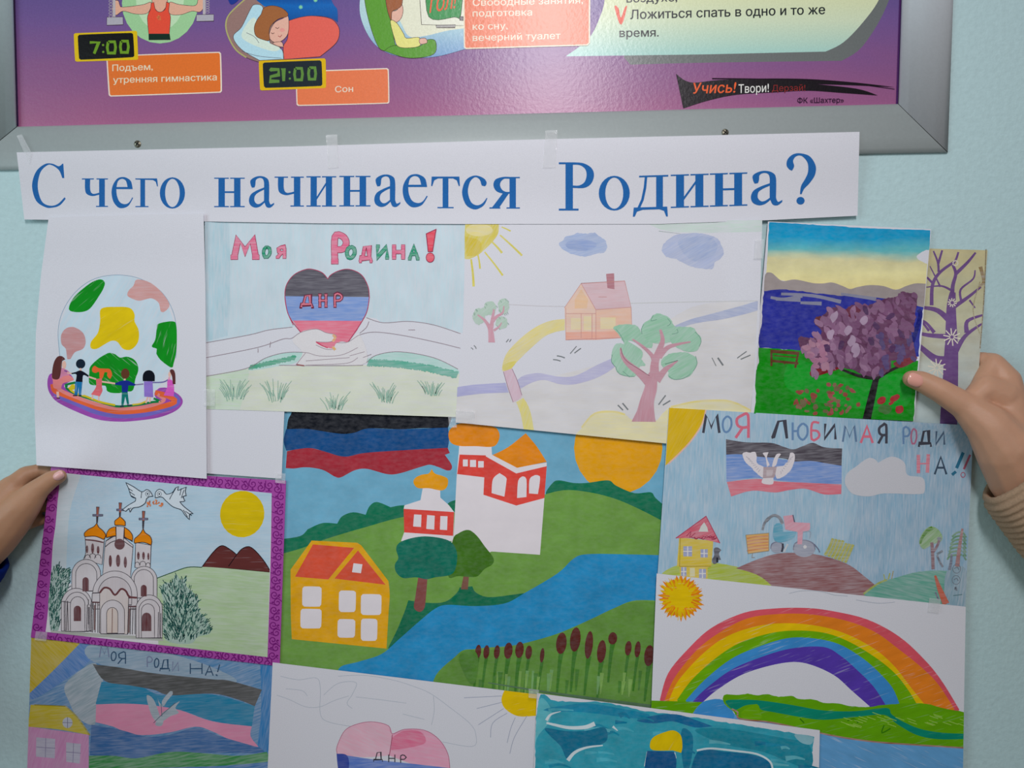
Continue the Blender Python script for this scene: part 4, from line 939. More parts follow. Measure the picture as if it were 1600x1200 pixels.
for ch, a, b, c_, d_, c in (('М',478,115,535,180,d2),('О',548,145,578,200,d1),('Я',585,150,635,218,d1),('Р',760,178,795,238,d2),('О',805,185,832,240,d1),('Д',838,192,895,262,d1),('И',912,205,950,262,d2),('Н',1015,215,1092,278,d1),('А',1108,230,1155,288,d1),('!',1168,222,1200,285,d1)): hand(ch,a,b,c_,d_,1.8,c)
S.part('flag')
F([(490,325,1),(700,345),(850,405),(1150,400),(1402,470,1),(1385,592,1),(1150,558),(950,490),(750,464),(455,458,1)], (44,128,168), 'pencil', 5, k=.12)
F([(438,220,1),(600,240),(760,268),(900,285),(1150,310),(1250,318),(1445,372,1),(1402,470,1),(1300,430),(1150,395),(900,405),(800,372),(650,345),(510,320)], (84,86,88), 'pencil', 5, k=.12)
F([(458,460,1),(600,455),(760,462),(950,492),(1150,560),(1385,590,1),(1378,650),(1425,712,1),(1300,690),(1150,620),(1050,592),(900,625),(750,642),(640,628),(560,592),(455,565,1)], (206,136,170), 'pencil', 8, k=.12)
S.part('eagle'); ea = (150,165,180)
F([(760,405),(800,430),(835,520),(850,580),(800,545),(770,470)], ea, 'pencil'); F([(955,440),(930,480),(950,510),(900,530),(850,560),(845,520),(880,490)], ea, 'pencil'); F([(900,380),(915,395),(880,440),(860,470),(850,440)], ea, 'pencil'); F([(820,390),(830,440),(855,470),(835,470)], ea, 'pencil'); F([(835,530),(860,535),(850,585),(810,580)], ea, 'pencil')
L([(800,570),(850,520),(930,450)], 1, (90,100,120)); L([(845,460),(850,530)], 1, (90,100,120))
S.part('water'); F([(430,580,1),(600,610),(750,650),(900,640),(1050,600),(1200,650),(1440,720,1),(1470,750,1),(1000,750),(700,790),(420,760,1)], (62,104,160), 'pencil', 3, k=.2)
S.part('meadow'); F([(415,765,1),(560,765),(700,780),(900,742),(1100,750),(1300,765),(1475,742,1),(1480,800),(1300,830),(1000,838),(415,860,1)], (66,138,82), 'pencil', 10, k=.3); F([(410,860,1),(800,838),(1200,825),(1500,800,1),(1500,1300,1),(410,1300,1)], (72,120,176), 'pencil', 10, k=.3)
S.part('drawn_house'); F([(50,590,1),(415,640,1),(412,1300,1),(40,1300,1)], (192,136,184), 'pencil', 70, k=.2)
F([(68,462,1),(275,470,1),(345,535),(420,642,1),(230,608),(52,592,1)], (186,172,50), 'pencil', 5, k=.15); L([(275,470),(345,535),(420,642)], 2.4, (150,142,30), 'pencil'); L([(90,462),(275,470)], 1.4, (140,130,50))
E(288,568,30,32,(170,178,196),'pencil'); L([(258,568),(318,568)], .9, (110,112,140)); L([(288,536),(288,600)], .9, (110,112,140))
for q in (((102,655),(215,665),(212,780),(100,770)),((280,685),(368,695),(360,812),(280,800))):
    F(q, (172,172,196), 'pencil', sharp=True); c0 = ((q[0][0]+q[1][0])/2, (q[0][1]+q[3][1])/2); L([((q[0][0]+q[1][0])/2, q[0][1]+5),((q[2][0]+q[3][0])/2, q[2][1]-5)], .9, (130,125,160)); L([(q[0][0], c0[1]),(q[1][0], c0[1]+8)], .9, (130,125,160))
S.done()

# ============================================================ white sheet with pink and blue heart (bottom)
S = Sheet('heart_drawing', 'white sheet with faint pencil lines, pink and blue heart and yellow corner sun, bottom centre', 'drawing',
          [(426,1035),(839,1085),(832,1290),(414,1290)], 3.4)
view(410,1020,3.556)
S.part('sun'); F([(1352,192,1),(1530,212,1),(1520,350,1),(1420,352),(1350,312),(1328,258)], (216,184,12), 'marker', k=.25, ang=15)
gp = (172,180,196)
for p in ([(1330,240),(1120,250)],[(1330,275),(1190,310)],[(1340,310),(1200,400)],[(1360,335),(1280,390),(1268,470)],[(1405,360),(1380,420),(1360,500)],[(1470,350),(1400,470),(1375,560)]): L(p, .9, (150,158,180))
S.part('pencil_outline')
for p in ([(80,235),(150,260),(240,300),(320,300),(400,265),(480,240)],[(100,130),(200,150),(300,140),(322,200),(322,340),(370,385),(500,410)],[(340,235),(420,170),(520,165),(500,230),(470,280),(500,310)],[(420,130),(560,125),(720,150),(850,190),(940,230),(1050,310),(1150,390),(1185,450),(1170,520),(1000,495)],[(950,240),(955,320),(940,400)],[(520,245),(650,260),(800,280)],[(780,340),(900,370)],[(130,200),(220,210),(250,240)]): L(p, .8, gp)
S.part('heart')
F([(705,570,1),(722,450,1),(700,405),(620,384),(540,392),(460,430),(415,520),(415,562,1),(560,580)], (216,170,192), 'pencil', -25, k=.3)
F([(703,570,1),(722,450,1),(790,425),(900,430),(980,480),(1030,560),(1042,645,1),(860,625)], (220,152,182), 'pencil', -12, k=.25)
F([(722,470,1),(790,432),(880,440),(905,500),(800,530),(715,540,1)], (212,112,148), 'pencil', -12, k=.25)
F([(412,560,1),(600,590),(850,618),(1042,640,1),(1020,740),(950,850),(720,960,1),(520,850),(440,720),(420,640)], (92,122,198), 'pencil', 5, k=.25)
F([(412,560,1),(470,570),(480,640),(440,720),(420,640)], (56,74,160), 'pencil', 5, k=.1)
L([(722,455),(715,510),(705,572)], 1, (150,60,95)); L([(415,560),(415,520),(460,430),(540,392),(620,384),(700,405),(722,450),(790,425),(900,430),(980,480),(1030,560),(1042,645)], .9, (170,100,130))
S.part('lettering')
for ch, a, b, c_, d_ in (('Д',618,552,668,605),('Н',700,565,738,608),('Р',766,570,800,612)): hand(ch,a,b,c_,d_,1.6,(62,62,72))
S.done()
# ============================================================ coloured pencil sheet with tractor (right)
S = Sheet('village_drawing', 'blue coloured-pencil drawing with flag, cloud, brown field and tractor under hand-lettered title, at right', 'drawing',
          [(1045,637),(1521,665),(1508,955),(1027,905)], 6.6, curl=lambda x, y: 0)
view(1030,630,5.161)
S.part('sky'); F([(-50,-50,1),(2600,-50,1),(2600,1700,1),(-50,1700,1)], (146,182,208), 'pencil', 88, k=.42)
view(0,0,1); F([(1310,640,1),(1530,650,1),(1530,950,1),(1330,900),(1340,780)], (136,172,200), 'pencil', 88, k=.42)
view(1030,630,5.161)
S.part('corner_sun'); F([(80,30,1),(375,45,1),(340,170),(255,300),(150,410),(50,505,1)], (208,174,10), 'pencil', 60, k=.06); L([(378,50),(345,170),(260,300),(155,412),(70,492)], 2.4, (222,176,160), 'pencil')
S.part('lettering')
bk = (72,74,86); bl = (104,136,178); rr = (202,110,132)
hand('М',355,95,485,240,4,bk); hand('О',512,105,585,232,3.2,bl); hand('Я',610,95,725,280,4.4,rr); hand('Л',905,140,1030,285,4,bk); hand('Ю',1070,155,1195,298,3.4,bl); hand('Б',1222,155,1298,290,3.6,rr); hand('И',1332,165,1425,292,4,bk)
view(1260,630,5.714)
hand('М',325,205,445,345,3,(98,124,158)); hand('А',485,205,592,355,4,rr); hand('Я',638,195,718,360,4,bk); hand('Р',862,220,925,365,3,bl); hand('О',935,225,985,365,2.6,(170,110,140)); hand('Д',1005,245,1112,390,3.6,bk); hand('И',1155,250,1235,370,3.2,(84,104,130))
L([(1000,460),(1000,625)], 5.5, rr, 'pencil'); L([(1088,455),(1080,620)], 5.5, rr, 'pencil'); L([(1005,540),(1085,538)], 2.4, rr, 'pencil')
hand('А',1145,480,1250,635,3.2,(66,82,102)); L([(1400,440),(1340,580)], 5, (52,108,140)); L([(1335,610),(1300,640)], 4.5, (52,108,140)); L([(1462,460),(1405,590)], 3.4, (158,90,112)); E(1398,640,22,26,(158,90,112),'ink',hole=(15,18))
S.part('flag'); view(1030,630,5.161)
F([(540,412,1),(650,410),(800,425),(1090,465),(1220,462),(1472,500,1),(1470,652,1),(1200,642),(1000,628),(780,602),(542,635,1)], (108,142,206), 'pencil', 2, k=.32)
F([(538,290,1),(700,315),(900,320),(1000,350),(1080,372),(1160,345),(1240,320),(1330,355),(1475,365,1),(1470,505,1),(1330,482),(1220,465),(1080,470),(1000,445),(800,432),(650,412),(540,415,1)], (80,76,86), 'pencil', 4, k=.22)
F([(545,635,1),(780,610),(950,630),(1200,642),(1470,655,1),(1468,732,1),(1330,735),(1180,690),(1050,700),(930,720),(750,705),(580,752,1)], (208,110,128), 'pencil', 0, k=.22)
S.part('eagle'); eg = (210,206,216)
F([(670,410),(700,395),(735,400,1),(770,392),(785,430),(790,480),(840,512),(900,512,1),(850,600),(790,570,1),(760,540),(735,510),(700,480)], eg, 'paper', ro=.5)
F([(1055,400),(1085,405),(1092,450),(1072,520),(1030,570),(985,600),(940,600),(938,512,1),(1000,505),(1040,460)], eg, 'paper', ro=.5)
F([(835,402),(882,395,1),(868,440),(890,500),(870,512),(858,440)], eg, 'paper'); F([(982,410),(960,440),(942,500),(910,512),(925,450),(950,408)], eg, 'paper'); F([(840,600,1),(920,600,1),(918,650),(870,655),(825,640)], eg, 'paper')
F([(840,515),(948,512),(930,600),(836,605)], (168,148,156), 'pencil', sharp=True); F([(865,540),(920,538),(910,585),(865,588)], (190,176,184), 'pencil', sharp=True)
for i in range(8): L([(700+i*14,430+i*18),(730+i*12,450+i*12)], .7, (160,158,172)); L([(1080-i*14,430+i*20),(1050-i*10,450+i*14)], .7, (160,158,172))
S.part('cloud'); view(1260,630,5.714)
F([(342,690),(368,620),(450,560),(500,520),(560,488),(610,500),(640,532,1),(740,480),(820,490),(880,540),(902,640),(1040,668),(1055,780),(1000,812),(700,805),(560,832),(420,812),(360,750)], (190,193,205), 'paper')
S.part('green_hill'); view(1020,780,5.714)
F([(60,690,1),(110,640),(220,590),(380,572),(540,568),(700,592),(900,640),(1020,700),(1120,765,1),(1000,900,1),(60,900,1)], (166,184,72), 'pencil', 8, k=.25)
S.part('ploughed_field'); view(0,0,1)
F([(1150,888,1),(1186,873),(1221,864),(1265,865),(1295,871),(1327,883),(1350,900),(1372,918,1),(1340,950,1),(1230,940,1),(1190,902)], (140,98,102), 'pencil', 3, k=.3)
S.part('teal_hill'); view(1260,780,5.714)
F([(510,850,1),(580,790),(640,750),(800,700),(1000,648),(1250,640),(1450,700,1),(1450,1100,1),(700,1000,1)], (96,160,146), 'pencil', -12, k=.3)
L([(510,845),(640,752),(720,720)], 3, (150,164,84), 'pencil'); L([(700,720),(690,670)], 1.5, (160,170,80), 'pencil'); L([(730,715),(745,660)], 2, (160,170,80), 'pencil'); L([(760,712),(775,640)], 1.5, (160,150,110), 'pencil')
F([(1250,650),(1420,620),(1420,950),(1250,940)], (128,160,180), 'pencil', 80, k=.4)
S.part('drawn_house'); view(1020,780,5.714)
F([(235,340,1),(540,372,1),(522,600,1),(490,610,1),(488,710,1),(245,700,1),(238,600,1),(215,600,1)], (206,184,70), 'pencil', 5, k=.2)
F([(205,348,1),(475,152,1),(598,392,1),(400,350)], (200,98,118), 'pencil', 20, k=.25)
for i in range(16):
    x = R.uniform(280,560); y = 345-abs(475-x)*0+R.uniform(-20,15); 
    if inpoly(x, y, [(205,348),(475,152),(598,392)]): L([(x-18,y),(x,y+8),(x+18,y-2)], 1.0, (150,60,85))
L([(205,348),(475,152),(598,392)], 1.4, (170,75,100), sharp=True); L([(300,330),(340,290),(330,340),(380,300)], 1, (150,60,85))
F([(408,290),(430,240),(458,205),(485,250),(495,290)], (200,206,204), 'pencil', sharp=True)
for q in ((272,420,350,510),(426,446,490,520),(252,606,300,685),(412,622,474,705)):
    RQ(*q, (150,158,196), 'pencil'); L([((q[0]+q[2])/2,q[1]),((q[0]+q[2])/2,q[3])], 1.6, (210,210,215)); L([(q[0],(q[1]+q[3])/2),(q[2],(q[1]+q[3])/2)], 1.6, (210,210,215))
RQ(330,612,375,690,(210,205,160),'pencil'); L([(240,600),(520,598)], 1, (160,140,60)); L([(245,345),(238,600)], 1, (160,140,60))
F([(545,440),(580,430),(612,455,1),(590,480),(600,520),(608,540,1),(580,545),(570,572),(540,578),(528,540),(548,500)], (96,98,110), 'pencil', k=.2); L([(575,520),(575,565)], 3, (50,52,60))
S.part('tractor')
F([(830,320),(1035,302),(1035,460),(850,486)], (210,164,98), 'pencil', sharp=True, k=.2)
for i in range(5): L([(840,350+i*28),(920,335+i*28),(1030,330+i*26)], 1.8, (196,124,70), 'pencil')
L([(830,320),(1035,302),(1035,460),(850,486),(830,320)], 1, (150,140,120), sharp=True); L([(890,485),(885,520),(910,520)], 1, (150,140,140))
for x, y, a, b in ((1350,440,100,76),(1110,430,60,50)): E(x, y, a, b, (150,156,176), 'pencil', k=.3); L([(x-a*.95,y+10),(x-a*.8,y-b*.6),(x,y-b*.98),(x+a*.8,y-b*.6),(x+a*.98,y+10)], 1.8, (110,115,140), 'pencil')
E(1358,425,16,16,(205,205,212),'paper',n=12); L([(1158,395),(1160,430),(1150,470)], 3, (70,72,84)); L([(1205,400),(1170,470)], 3, (190,195,205)); L([(1440,400),(1480,450),(1490,475)], 1.6, (110,115,140))
F([(1078,250),(1105,215),(1130,212,1),(1155,230),(1162,290,1),(1282,290,1),(1262,340),(1200,372),(1120,385),(1078,350)], (100,164,192), 'pencil', 10, k=.25)
F([(1165,150,1),(1248,140,1),(1258,205,1),(1402,212,1),(1400,272),(1340,292,1),(1332,402,1),(1290,402,1),(1292,292,1),(1182,270,1)], (206,150,170), 'pencil', 30, k=.25)
L([(1250,140),(1265,205)], 1.6, (90,90,110)); L([(1340,292),(1405,290),(1400,350)], 1.4, (150,165,185))
L([(978,275),(1005,200),(1075,145),(1130,165),(1158,220)], (3.4,5), (122,128,140), 'pencil'); L([(1010,195),(1040,165)], 5, (80,84,95), 'pencil')
S.part('wheat_sheaves'); view(1260,780,5.714)
for i, x in enumerate((165,195,225,255,285,315,345)): L([(x, 500+i*11),(x+40, 430+i*8),(x+72, 350+i*6+(18 if i > 3 else 0))], 4.4, (168,170,84), 'pencil')
S.part('drawn_trees')
F([(1008,365),(1030,310),(1065,265),(1110,242),(1170,265),(1212,330),(1195,380),(1130,400),(1050,445),(1012,410)], (134,172,124), 'pencil', 40, k=.35)
L([(1015,400),(1035,340),(1080,280),(1125,255)], (3,6), (92,140,62), 'pencil')
L([(1118,385),(1125,480),(1130,625)], 5, (132,100,108), 'pencil'); L([(1132,470),(1165,420),(1190,350)], 4, (126,98,110), 'pencil'); E(1185,352,20,16,(120,130,140),'pencil'); L([(1165,500),(1190,560),(1218,605)], 3, (110,115,130), 'pencil'); L([(1165,490),(1215,460)], 3.4, (100,115,130), 'pencil')
for i in range(7): 
    y = 290+i*34; L([(1385,y),(1340-i*9,y+10),(1300-i*7,y+45)], 2.8, (100,146,112), 'pencil'); L([(1395,y),(1425,y+50)], 2.4, (100,146,112), 'pencil')
L([(1392,262),(1365,430),(1345,600)], (3.4,7), (160,120,122), 'pencil'); L([(1295,490),(1290,560),(1275,632)], (3,5), (108,116,136), 'pencil')
for cx, cy in ((1340,620),(1335,720)): E(cx, cy, 38, 42, (118,128,142), 'ink', hole=(33,37)); L([(cx-20,cy),(cx+5,cy-15),(cx+20,cy+10)], 1.2, (118,128,142))
L([(1310,860),(1390,850)], 1.4, (100,130,140)); L([(1330,780),(1345,810),(1320,800)], 2, (118,128,142))
S.part('fox'); L([(1148,680),(1170,750),(1200,830),(1245,935)], (3,11), (188,100,80), 'pencil', k=.15); L([(1150,830),(1180,900)], 2, (110,100,130), 'pencil')
S.done()

# ============================================================ rainbow
S = Sheet('rainbow_drawing', 'felt-pen drawing of broad rainbow over green hills with spiky orange sun, lower right', 'drawing',
          [(1026,896),(1509,948),(1503,1290),(1010,1290)], 8.0)
view(1000,890,2.963)
S.part('sun')
def spiky(cx, cy, r0, r1, n, c, seed):
    q = random.Random(seed); P = []
    for i in range(n*2):
        a = math.pi*i/n; r = (r1*q.uniform(.86, 1.1)) if i % 2 else r0; P.append((cx+r*math.cos(a), cy+r*math.sin(a)))
    F(P, c, 'marker', sharp=True, k=.2)
spiky(190,130,84,108,30,(222,130,40),1); spiky(186,130,66,100,26,(216,180,20),2); E(186,130,66,64,(216,184,20),'marker',k=.1,ro=.8)
for i in range(44):
    a = i*math.pi/22+R.uniform(-.06,.06); r0 = R.uniform(46,62); r1 = R.uniform(88,108); L([(188+r0*math.cos(a),130+r0*math.sin(a)),(188+(r0+r1)/2*math.cos(a),130+(r0+r1)/2*math.sin(a)),(188+r1*math.cos(a),130+r1*math.sin(a))], (2.6,.6), R.choice([(222,120,36),(216,184,20),(226,150,30),(216,184,20)]), 'marker')
S.part('rainbow')
def bow(pts, c, k=.4, st='marker'): F([(pts[0][0],pts[0][1],1)]+pts[1:-1]+[(pts[-1][0],pts[-1][1],1),(pts[-1][0]-20,680,1),(pts[0][0]+10,640,1)], c, st, 20, k=k)
bow([(92,602),(130,480),(220,370),(330,270),(480,200),(620,180),(760,177),(880,190),(1050,230),(1200,310),(1320,420),(1400,520),(1478,648)], (208,88,104))
bow([(115,602),(160,500),(260,375),(370,290),(500,225),(650,205),(800,208),(960,238),(1090,290),(1200,370),(1300,450),(1380,530),(1455,645)], (230,126,46))
bow([(135,602),(180,510),(290,390),(400,310),(540,262),(680,248),(830,262),(960,300),(1090,370),(1180,450),(1250,540),(1330,640)], (216,182,24))
bow([(172,602),(240,510),(350,410),(460,340),(600,295),(720,282),(850,292),(960,330),(1080,400),(1180,480),(1250,570),(1290,640)], (108,168,30))
bow([(212,605),(300,510),(420,415),(540,360),(680,318),(800,318),(920,345),(1030,410),(1110,480),(1170,550),(1205,632)], (66,138,206))
bow([(245,610),(300,555),(420,465),(560,405),(700,365),(850,358),(930,400),(1000,460),(1080,540),(1138,628)], (86,64,168))
F([(290,614,1),(350,562),(460,492),(580,450),(700,428),(790,440),(900,490),(980,560),(1062,632,1),(1060,700,1),(290,700,1)], PAPER, 'paper')
S.part('hills')
F([(250,655,1),(290,612),(385,604),(450,690,1),(330,700,1),(240,680,1)], (66,140,206), 'marker', 10, k=.4)
F([(20,605,1),(290,613,1),(262,640),(240,672,1),(20,650,1)], (98,158,28), 'marker', 5, k=.3)
F([(440,660,1),(600,700),(850,755),(1000,785),(1150,802),(1510,824,1),(1520,1300,1),(300,1300,1)], (98,156,208), 'marker', -25, k=.5)
F([(384,590),(400,578),(460,580),(500,574),(540,582),(590,577),(640,588),(700,584),(740,600),(800,600),(850,616),(920,620),(980,632),(1060,635),(1140,625),(1300,618),(1400,640),(1515,662,1),(1512,824,1),(1200,805),(1050,790),(900,768),(750,735),(600,704),(470,690),(430,655),(390,620)], (98,160,26), 'marker', 15, k=.18, ro=.4)
F([(398,606),(470,602),(560,606),(700,626),(850,652),(1000,655),(1140,640),(1165,670),(1220,705),(1300,738),(1400,755),(1512,760,1),(1512,784,1),(1380,785),(1280,765),(1190,715),(1130,672),(1000,682),(850,695),(740,682),(620,660),(560,648),(545,625),(490,628),(440,650),(410,632)], (4,132,112), 'marker', 10, k=.08)
F([(470,660),(500,640),(540,622),(552,650),(560,690),(480,690)], (108,168,30), 'marker', k=.1)
L([(425,645),(452,660),(462,690),(600,706),(750,737),(900,770),(1050,793),(1200,806),(1512,826)], 2.4, (150,96,72), 'pencil')
L([(1130,720),(1120,755),(1160,735)], 2, (60,120,20)); L([(740,690),(760,710)], 2, (60,120,20)); L([(960,700),(990,690),(1010,710)], 1.6, (60,120,20))
for i in range(30): 
    x = R.uniform(900,1480); y = R.uniform(660,720); L([(x,y),(x+40,y+14)], 1, (150,190,90))
S.part('cloud_outline'); L([(690,110),(750,98),(830,100),(900,118)], .8, (168,176,192)); L([(900,118),(960,122)], .8, (168,176,192)); L([(1000,140),(1100,155),(1180,150)], .8, (168,176,192))
S.done()

# ============================================================ teal sea painting (bottom)
S = Sheet('sea_painting', 'turquoise watercolour with white waves and low yellow sun, cut by the bottom of the view', 'painting',
          [(839,1083),(1281,1141),(1278,1290),(830,1290)], 9.6)
view(820,1060,3.2)
S.part('sea_wash')
F([(70,100),(150,112),(250,116),(400,120),(600,162),(850,196),(1200,250),(1445,292,1),(1430,470),(1430,800,1),(50,800,1),(50,460)], (54,152,176), 'paint', k=.22, ro=1)
F([(60,300),(120,220),(130,150),(70,110),(48,400)], (92,176,192), 'paint', k=.2); F([(110,150),(300,125),(450,145),(620,180),(560,200),(300,170),(120,165)], (34,132,168), 'paint', k=.2)
F([(560,210),(650,185),(760,180),(860,210),(940,240,1),(850,245),(740,215),(640,225)], (14,104,152), 'paint'); F([(850,260),(1000,250),(1300,300),(1420,330),(1420,450),(1200,370),(1000,330)], (36,132,156), 'paint', k=.2)
F([(790,250),(840,290),(830,420),(800,470),(780,330)], (26,116,152), 'paint'); F([(1350,280),(1440,292),(1430,330),(1380,320)], (130,178,194), 'paint')
for i in range(46):
    x = R.uniform(80,1380); y = 120+x*.12+R.uniform(10,330); l = R.uniform(40,140); L([(x,y),(x+l*.5,y-R.uniform(-6,14)),(x+l,y+R.uniform(0,14))], (R.uniform(3,9), 2), R.choice([(34,132,164),(74,164,186),(28,118,154),(92,172,190)]), 'paint', k=.3)
S.part('waves')
F([(104,248),(200,262),(300,262),(392,244),(414,280),(400,320),(330,345),(262,352),(212,402),(180,340),(120,280)], (20,112,146), 'paint', k=.2)
F([(862,368),(1000,366),(1150,385),(1230,430),(1240,560),(862,560)], (16,104,146), 'paint', k=.2)
wv = (196,212,222)
for p, q in (([(108,210),(130,180),(180,165)],(5,1)),([(108,222),(150,232),(220,246),(300,244),(350,226)],(3,7)),([(215,410),(250,370),(310,345),(390,335)],(6,2)),([(860,360),(930,350),(1050,362),(1160,378),(1225,415),(1240,460)],(3,3)),([(440,240),(465,262)],(4,1)),([(745,372),(757,400)],(5,1)),([(600,440),(612,365)],(3,1))): L(p, q, wv, 'paint')
S.part('yellow_sun'); F([(640,358),(626,325),(645,292),(700,268),(745,260),(780,285),(788,340),(782,372,1),(740,360,1)], (214,186,22), 'marker', 60, k=.12)
S.part('sail'); F([(612,362,1),(745,366,1),(758,420),(742,560,1),(598,560,1),(600,440)], (14,88,142), 'paint', k=.2)
S.done()

# ============================================================ title strip, taped over the frame's lower bar
TI = Sheet('title_banner', 'long white paper strip with blue printed Russian question, taped across the frame', 'banner',
          [(26,238),(1343,206),(1340,337),(38,343)], 6.2, outline=[(26,238),(450,229),(850,217.5),(1343,206),(1340,337),(1200,344),(1030,350),(727,350),(500,349),(320,346),(38,343)],
          curl=lambda x, y: 9.5*(1-sstep(225-(x-26)*.012, 335, y)))
BL_ = (44,100,168)
view(0,200,3.556)
for a in (('С',178,198,365,443),('ч',455,280,600,439),('е',620,272,740,446),('г',752,280,878,440),('о',888,274,1028,448),('н',1190,276,1360,440),('а',1383,267,1523,443)): TI.part('letter'); serif(*a, BL_)
view(400,200,3.556)
for a in (('ч',103,270,266,437),('и',280,268,446,437),('н',463,266,636,436),('а',657,258,802,439),('е',815,256,954,441),('т',973,270,1133,446),('с',1145,264,1286,452),('я',1297,272,1466,448)): TI.part('letter'); serif(*a, BL_)
view(840,200,3.077)
for a in (('Р',102,165,271,397),('о',294,230,443,397),('д',457,228,628,431),('и',640,222,822,382),('н',828,216,1008,376),('а',1025,206,1176,372),('?',1197,122,1336,367)): TI.part('letter'); serif(*a, BL_, sl=-.03 if a[0] in 'дин' else 0)
TI.done()

# ============================================================ globe with children (upper left)
S = Sheet('globe_drawing', 'white sheet with felt-pen globe and six children holding hands on a rainbow rug', 'drawing',
          [(76,338),(318,334),(323,748),(57,727)], 7.8, outline=[(76,340),(200,336),(318,334),(321,450),(322,560),(323,748),(200,738),(57,727),(54,640),(56,520),(64,430)],
          curl=lambda x, y: 2.2*sstep(420,345,y)+3.5*math.exp(-((y-560)/90)**2)*(1-sstep(60,130,x)), clip=False)
view(40,330,2.79)
S.part('globe'); E(400,562,258,284,(186,210,228),'pencil',k=.55,ang=60)
L([(150,640),(142,520),(165,430),(220,350),(300,295),(400,278),(500,295),(590,350),(640,430),(658,520),(655,640)], .9, (130,160,185))
gc = (22,138,40)
F([(345,310),(325,297),(280,315),(215,370),(190,415),(195,435),(240,440),(280,425),(320,370),(340,335)], gc, 'marker', 40, k=.35)
F([(485,298),(540,310),(590,350),(627,405),(610,435),(590,438),(580,400),(550,380),(520,385),(490,390),(445,370),(450,345),(470,325)], (200,150,150), 'pencil', k=.25)
F([(330,425),(400,417),(455,422),(475,450),(475,480),(493,520),(490,570),(460,603),(425,600),(400,570),(375,565),(345,580),(310,600),(285,597),(285,570),(315,530),(325,480)], (214,188,14), 'marker', 30, k=.2)
F([(155,540),(175,512),(210,505),(250,530),(262,570),(250,600),(215,615),(195,645),(182,645),(175,600),(157,580)], (190,140,144), 'pencil', k=.2)
F([(580,490),(640,480),(657,500),(658,600),(645,665),(635,682),(590,650),(570,620),(572,600),(550,590),(565,560),(572,510)], gc, 'marker', 75, k=.6)
view(60,540,6.667)
F([(530,290),(540,220),(620,140),(700,90),(740,75),(800,90),(850,125),(920,115),(990,140),(1030,190),(1040,260),(1010,350),(995,440),(970,475),(900,480),(840,495),(750,490),(710,465),(700,420),(600,415),(535,400),(525,340)], gc, 'marker', -40, k=.6)
S.part('rainbow_rug')
F([(135,290),(100,335),(95,420),(120,500),(200,590),(400,690),(620,770),(820,792),(1000,785),(1250,750),(1430,680),(1502,600),(1482,530),(1400,470),(1330,438),(1262,440,1),(1215,480),(1210,520),(1240,575),(1180,600),(1050,625),(860,645),(700,625),(500,565),(400,520),(300,460),(270,410),(370,355,1),(330,300),(230,300)], (152,78,172), 'marker', 15, k=.3)
for p, wd, c in (([(150,420),(200,520),(400,610),(600,695),(830,735),(1100,722),(1350,655),(1450,600),(1440,540),(1330,475)],6.5,(112,102,188)),([(150,400),(170,470),(260,510),(450,585),(650,655),(850,690),(1100,672),(1300,632),(1415,590),(1395,550),(1310,512),(1215,490)],8,(220,100,62)),
    ([(160,390),(240,470),(400,540),(600,610),(760,648),(900,658),(1100,640),(1250,600),(1310,560),(1240,510)],5.5,(226,130,132)),([(385,385),(290,408),(290,440),(340,480),(420,515),(600,575),(760,622),(860,634),(1050,615),(1180,590),(1262,580),(1200,550)],3.6,(30,122,70)),([(380,420),(325,440),(340,465),(400,500),(500,530),(640,585),(800,620)],3,(206,186,40)),([(980,615),(1060,605),(1120,580)],2.4,(206,186,60))): L(p, wd, c, 'marker', k=.2)
F([(145,300),(300,300),(370,355),(300,380),(250,400),(230,450),(160,440),(150,360)], (226,130,134), 'marker', k=.15); F([(330,420),(370,400),(385,450),(340,460)], (206,186,40), 'marker'); F([(390,420),(470,430),(500,500),(430,510)], (190,206,222), 'pencil')
S.part('children')
sk = (222,178,168); bw = (92,54,54)
E(268,200,22,42,sk,'ink'); F([(220,235),(300,255),(330,300),(260,320),(215,345)], (200,130,165), 'marker'); F([(200,115),(250,112),(280,145),(250,160),(238,250),(215,345),(150,345),(142,290),(160,180)], bw, 'marker', 80, k=.15)
L([(200,480),(205,540)], 4, sk); L([(300,285),(345,290)], 2, sk); L([(190,545),(225,548)], 2, (90,60,60)); L([(270,260),(300,270)], 2, (120,80,150))
E(440,190,49,50,(34,44,58),'ink'); L([(440,235),(440,262)], 3, sk)
F([(345,285,1),(390,275),(430,258),(470,272),(525,310,1),(520,328,1),(468,308),(460,382,1),(388,376,1),(396,300),(345,298,1)], (22,28,42), 'ink'); F([(385,375,1),(460,380,1),(445,515,1),(420,512,1),(420,430,1),(408,515,1),(375,512,1)], (38,112,168), 'marker', 85); L([(360,520),(405,520)], 2, (50,50,60)); L([(420,520),(450,520)], 2, (50,50,60))
L([(525,325),(600,350)], 2.6, sk); L([(660,375),(800,395)], 2.6, sk); L([(565,510),(560,560)], 2, sk); L([(630,520),(628,575)], 2, sk)
F([(600,348,1),(662,340,1),(662,430),(668,470),(640,528,1),(548,508,1),(600,430)], (224,106,116), 'marker'); F([(560,240),(585,210),(630,235),(700,240),(745,245),(768,300),(745,348),(715,310),(720,280),(692,275),(668,342),(640,342),(632,272),(600,285),(565,275)], (232,102,56), 'marker', k=.1)
L([(955,400),(1010,408)], 2.4, (30,40,110)); E(905,292,44,54,(96,62,46),'ink'); L([(900,345),(900,365)], 3, sk)
F([(800,392,1),(865,368),(935,365),(1012,405,1),(1005,418,1),(938,415,1),(930,485,1),(870,485,1),(868,415,1),(802,408,1)], (34,50,138), 'ink'); F([(870,485,1),(930,485,1),(945,612,1),(925,615,1),(905,530,1),(885,628,1),(864,622,1)], (16,116,112), 'marker'); L([(850,635),(890,632)], 2, (50,50,80)); L([(925,622),(970,622)], 2, (50,50,80))
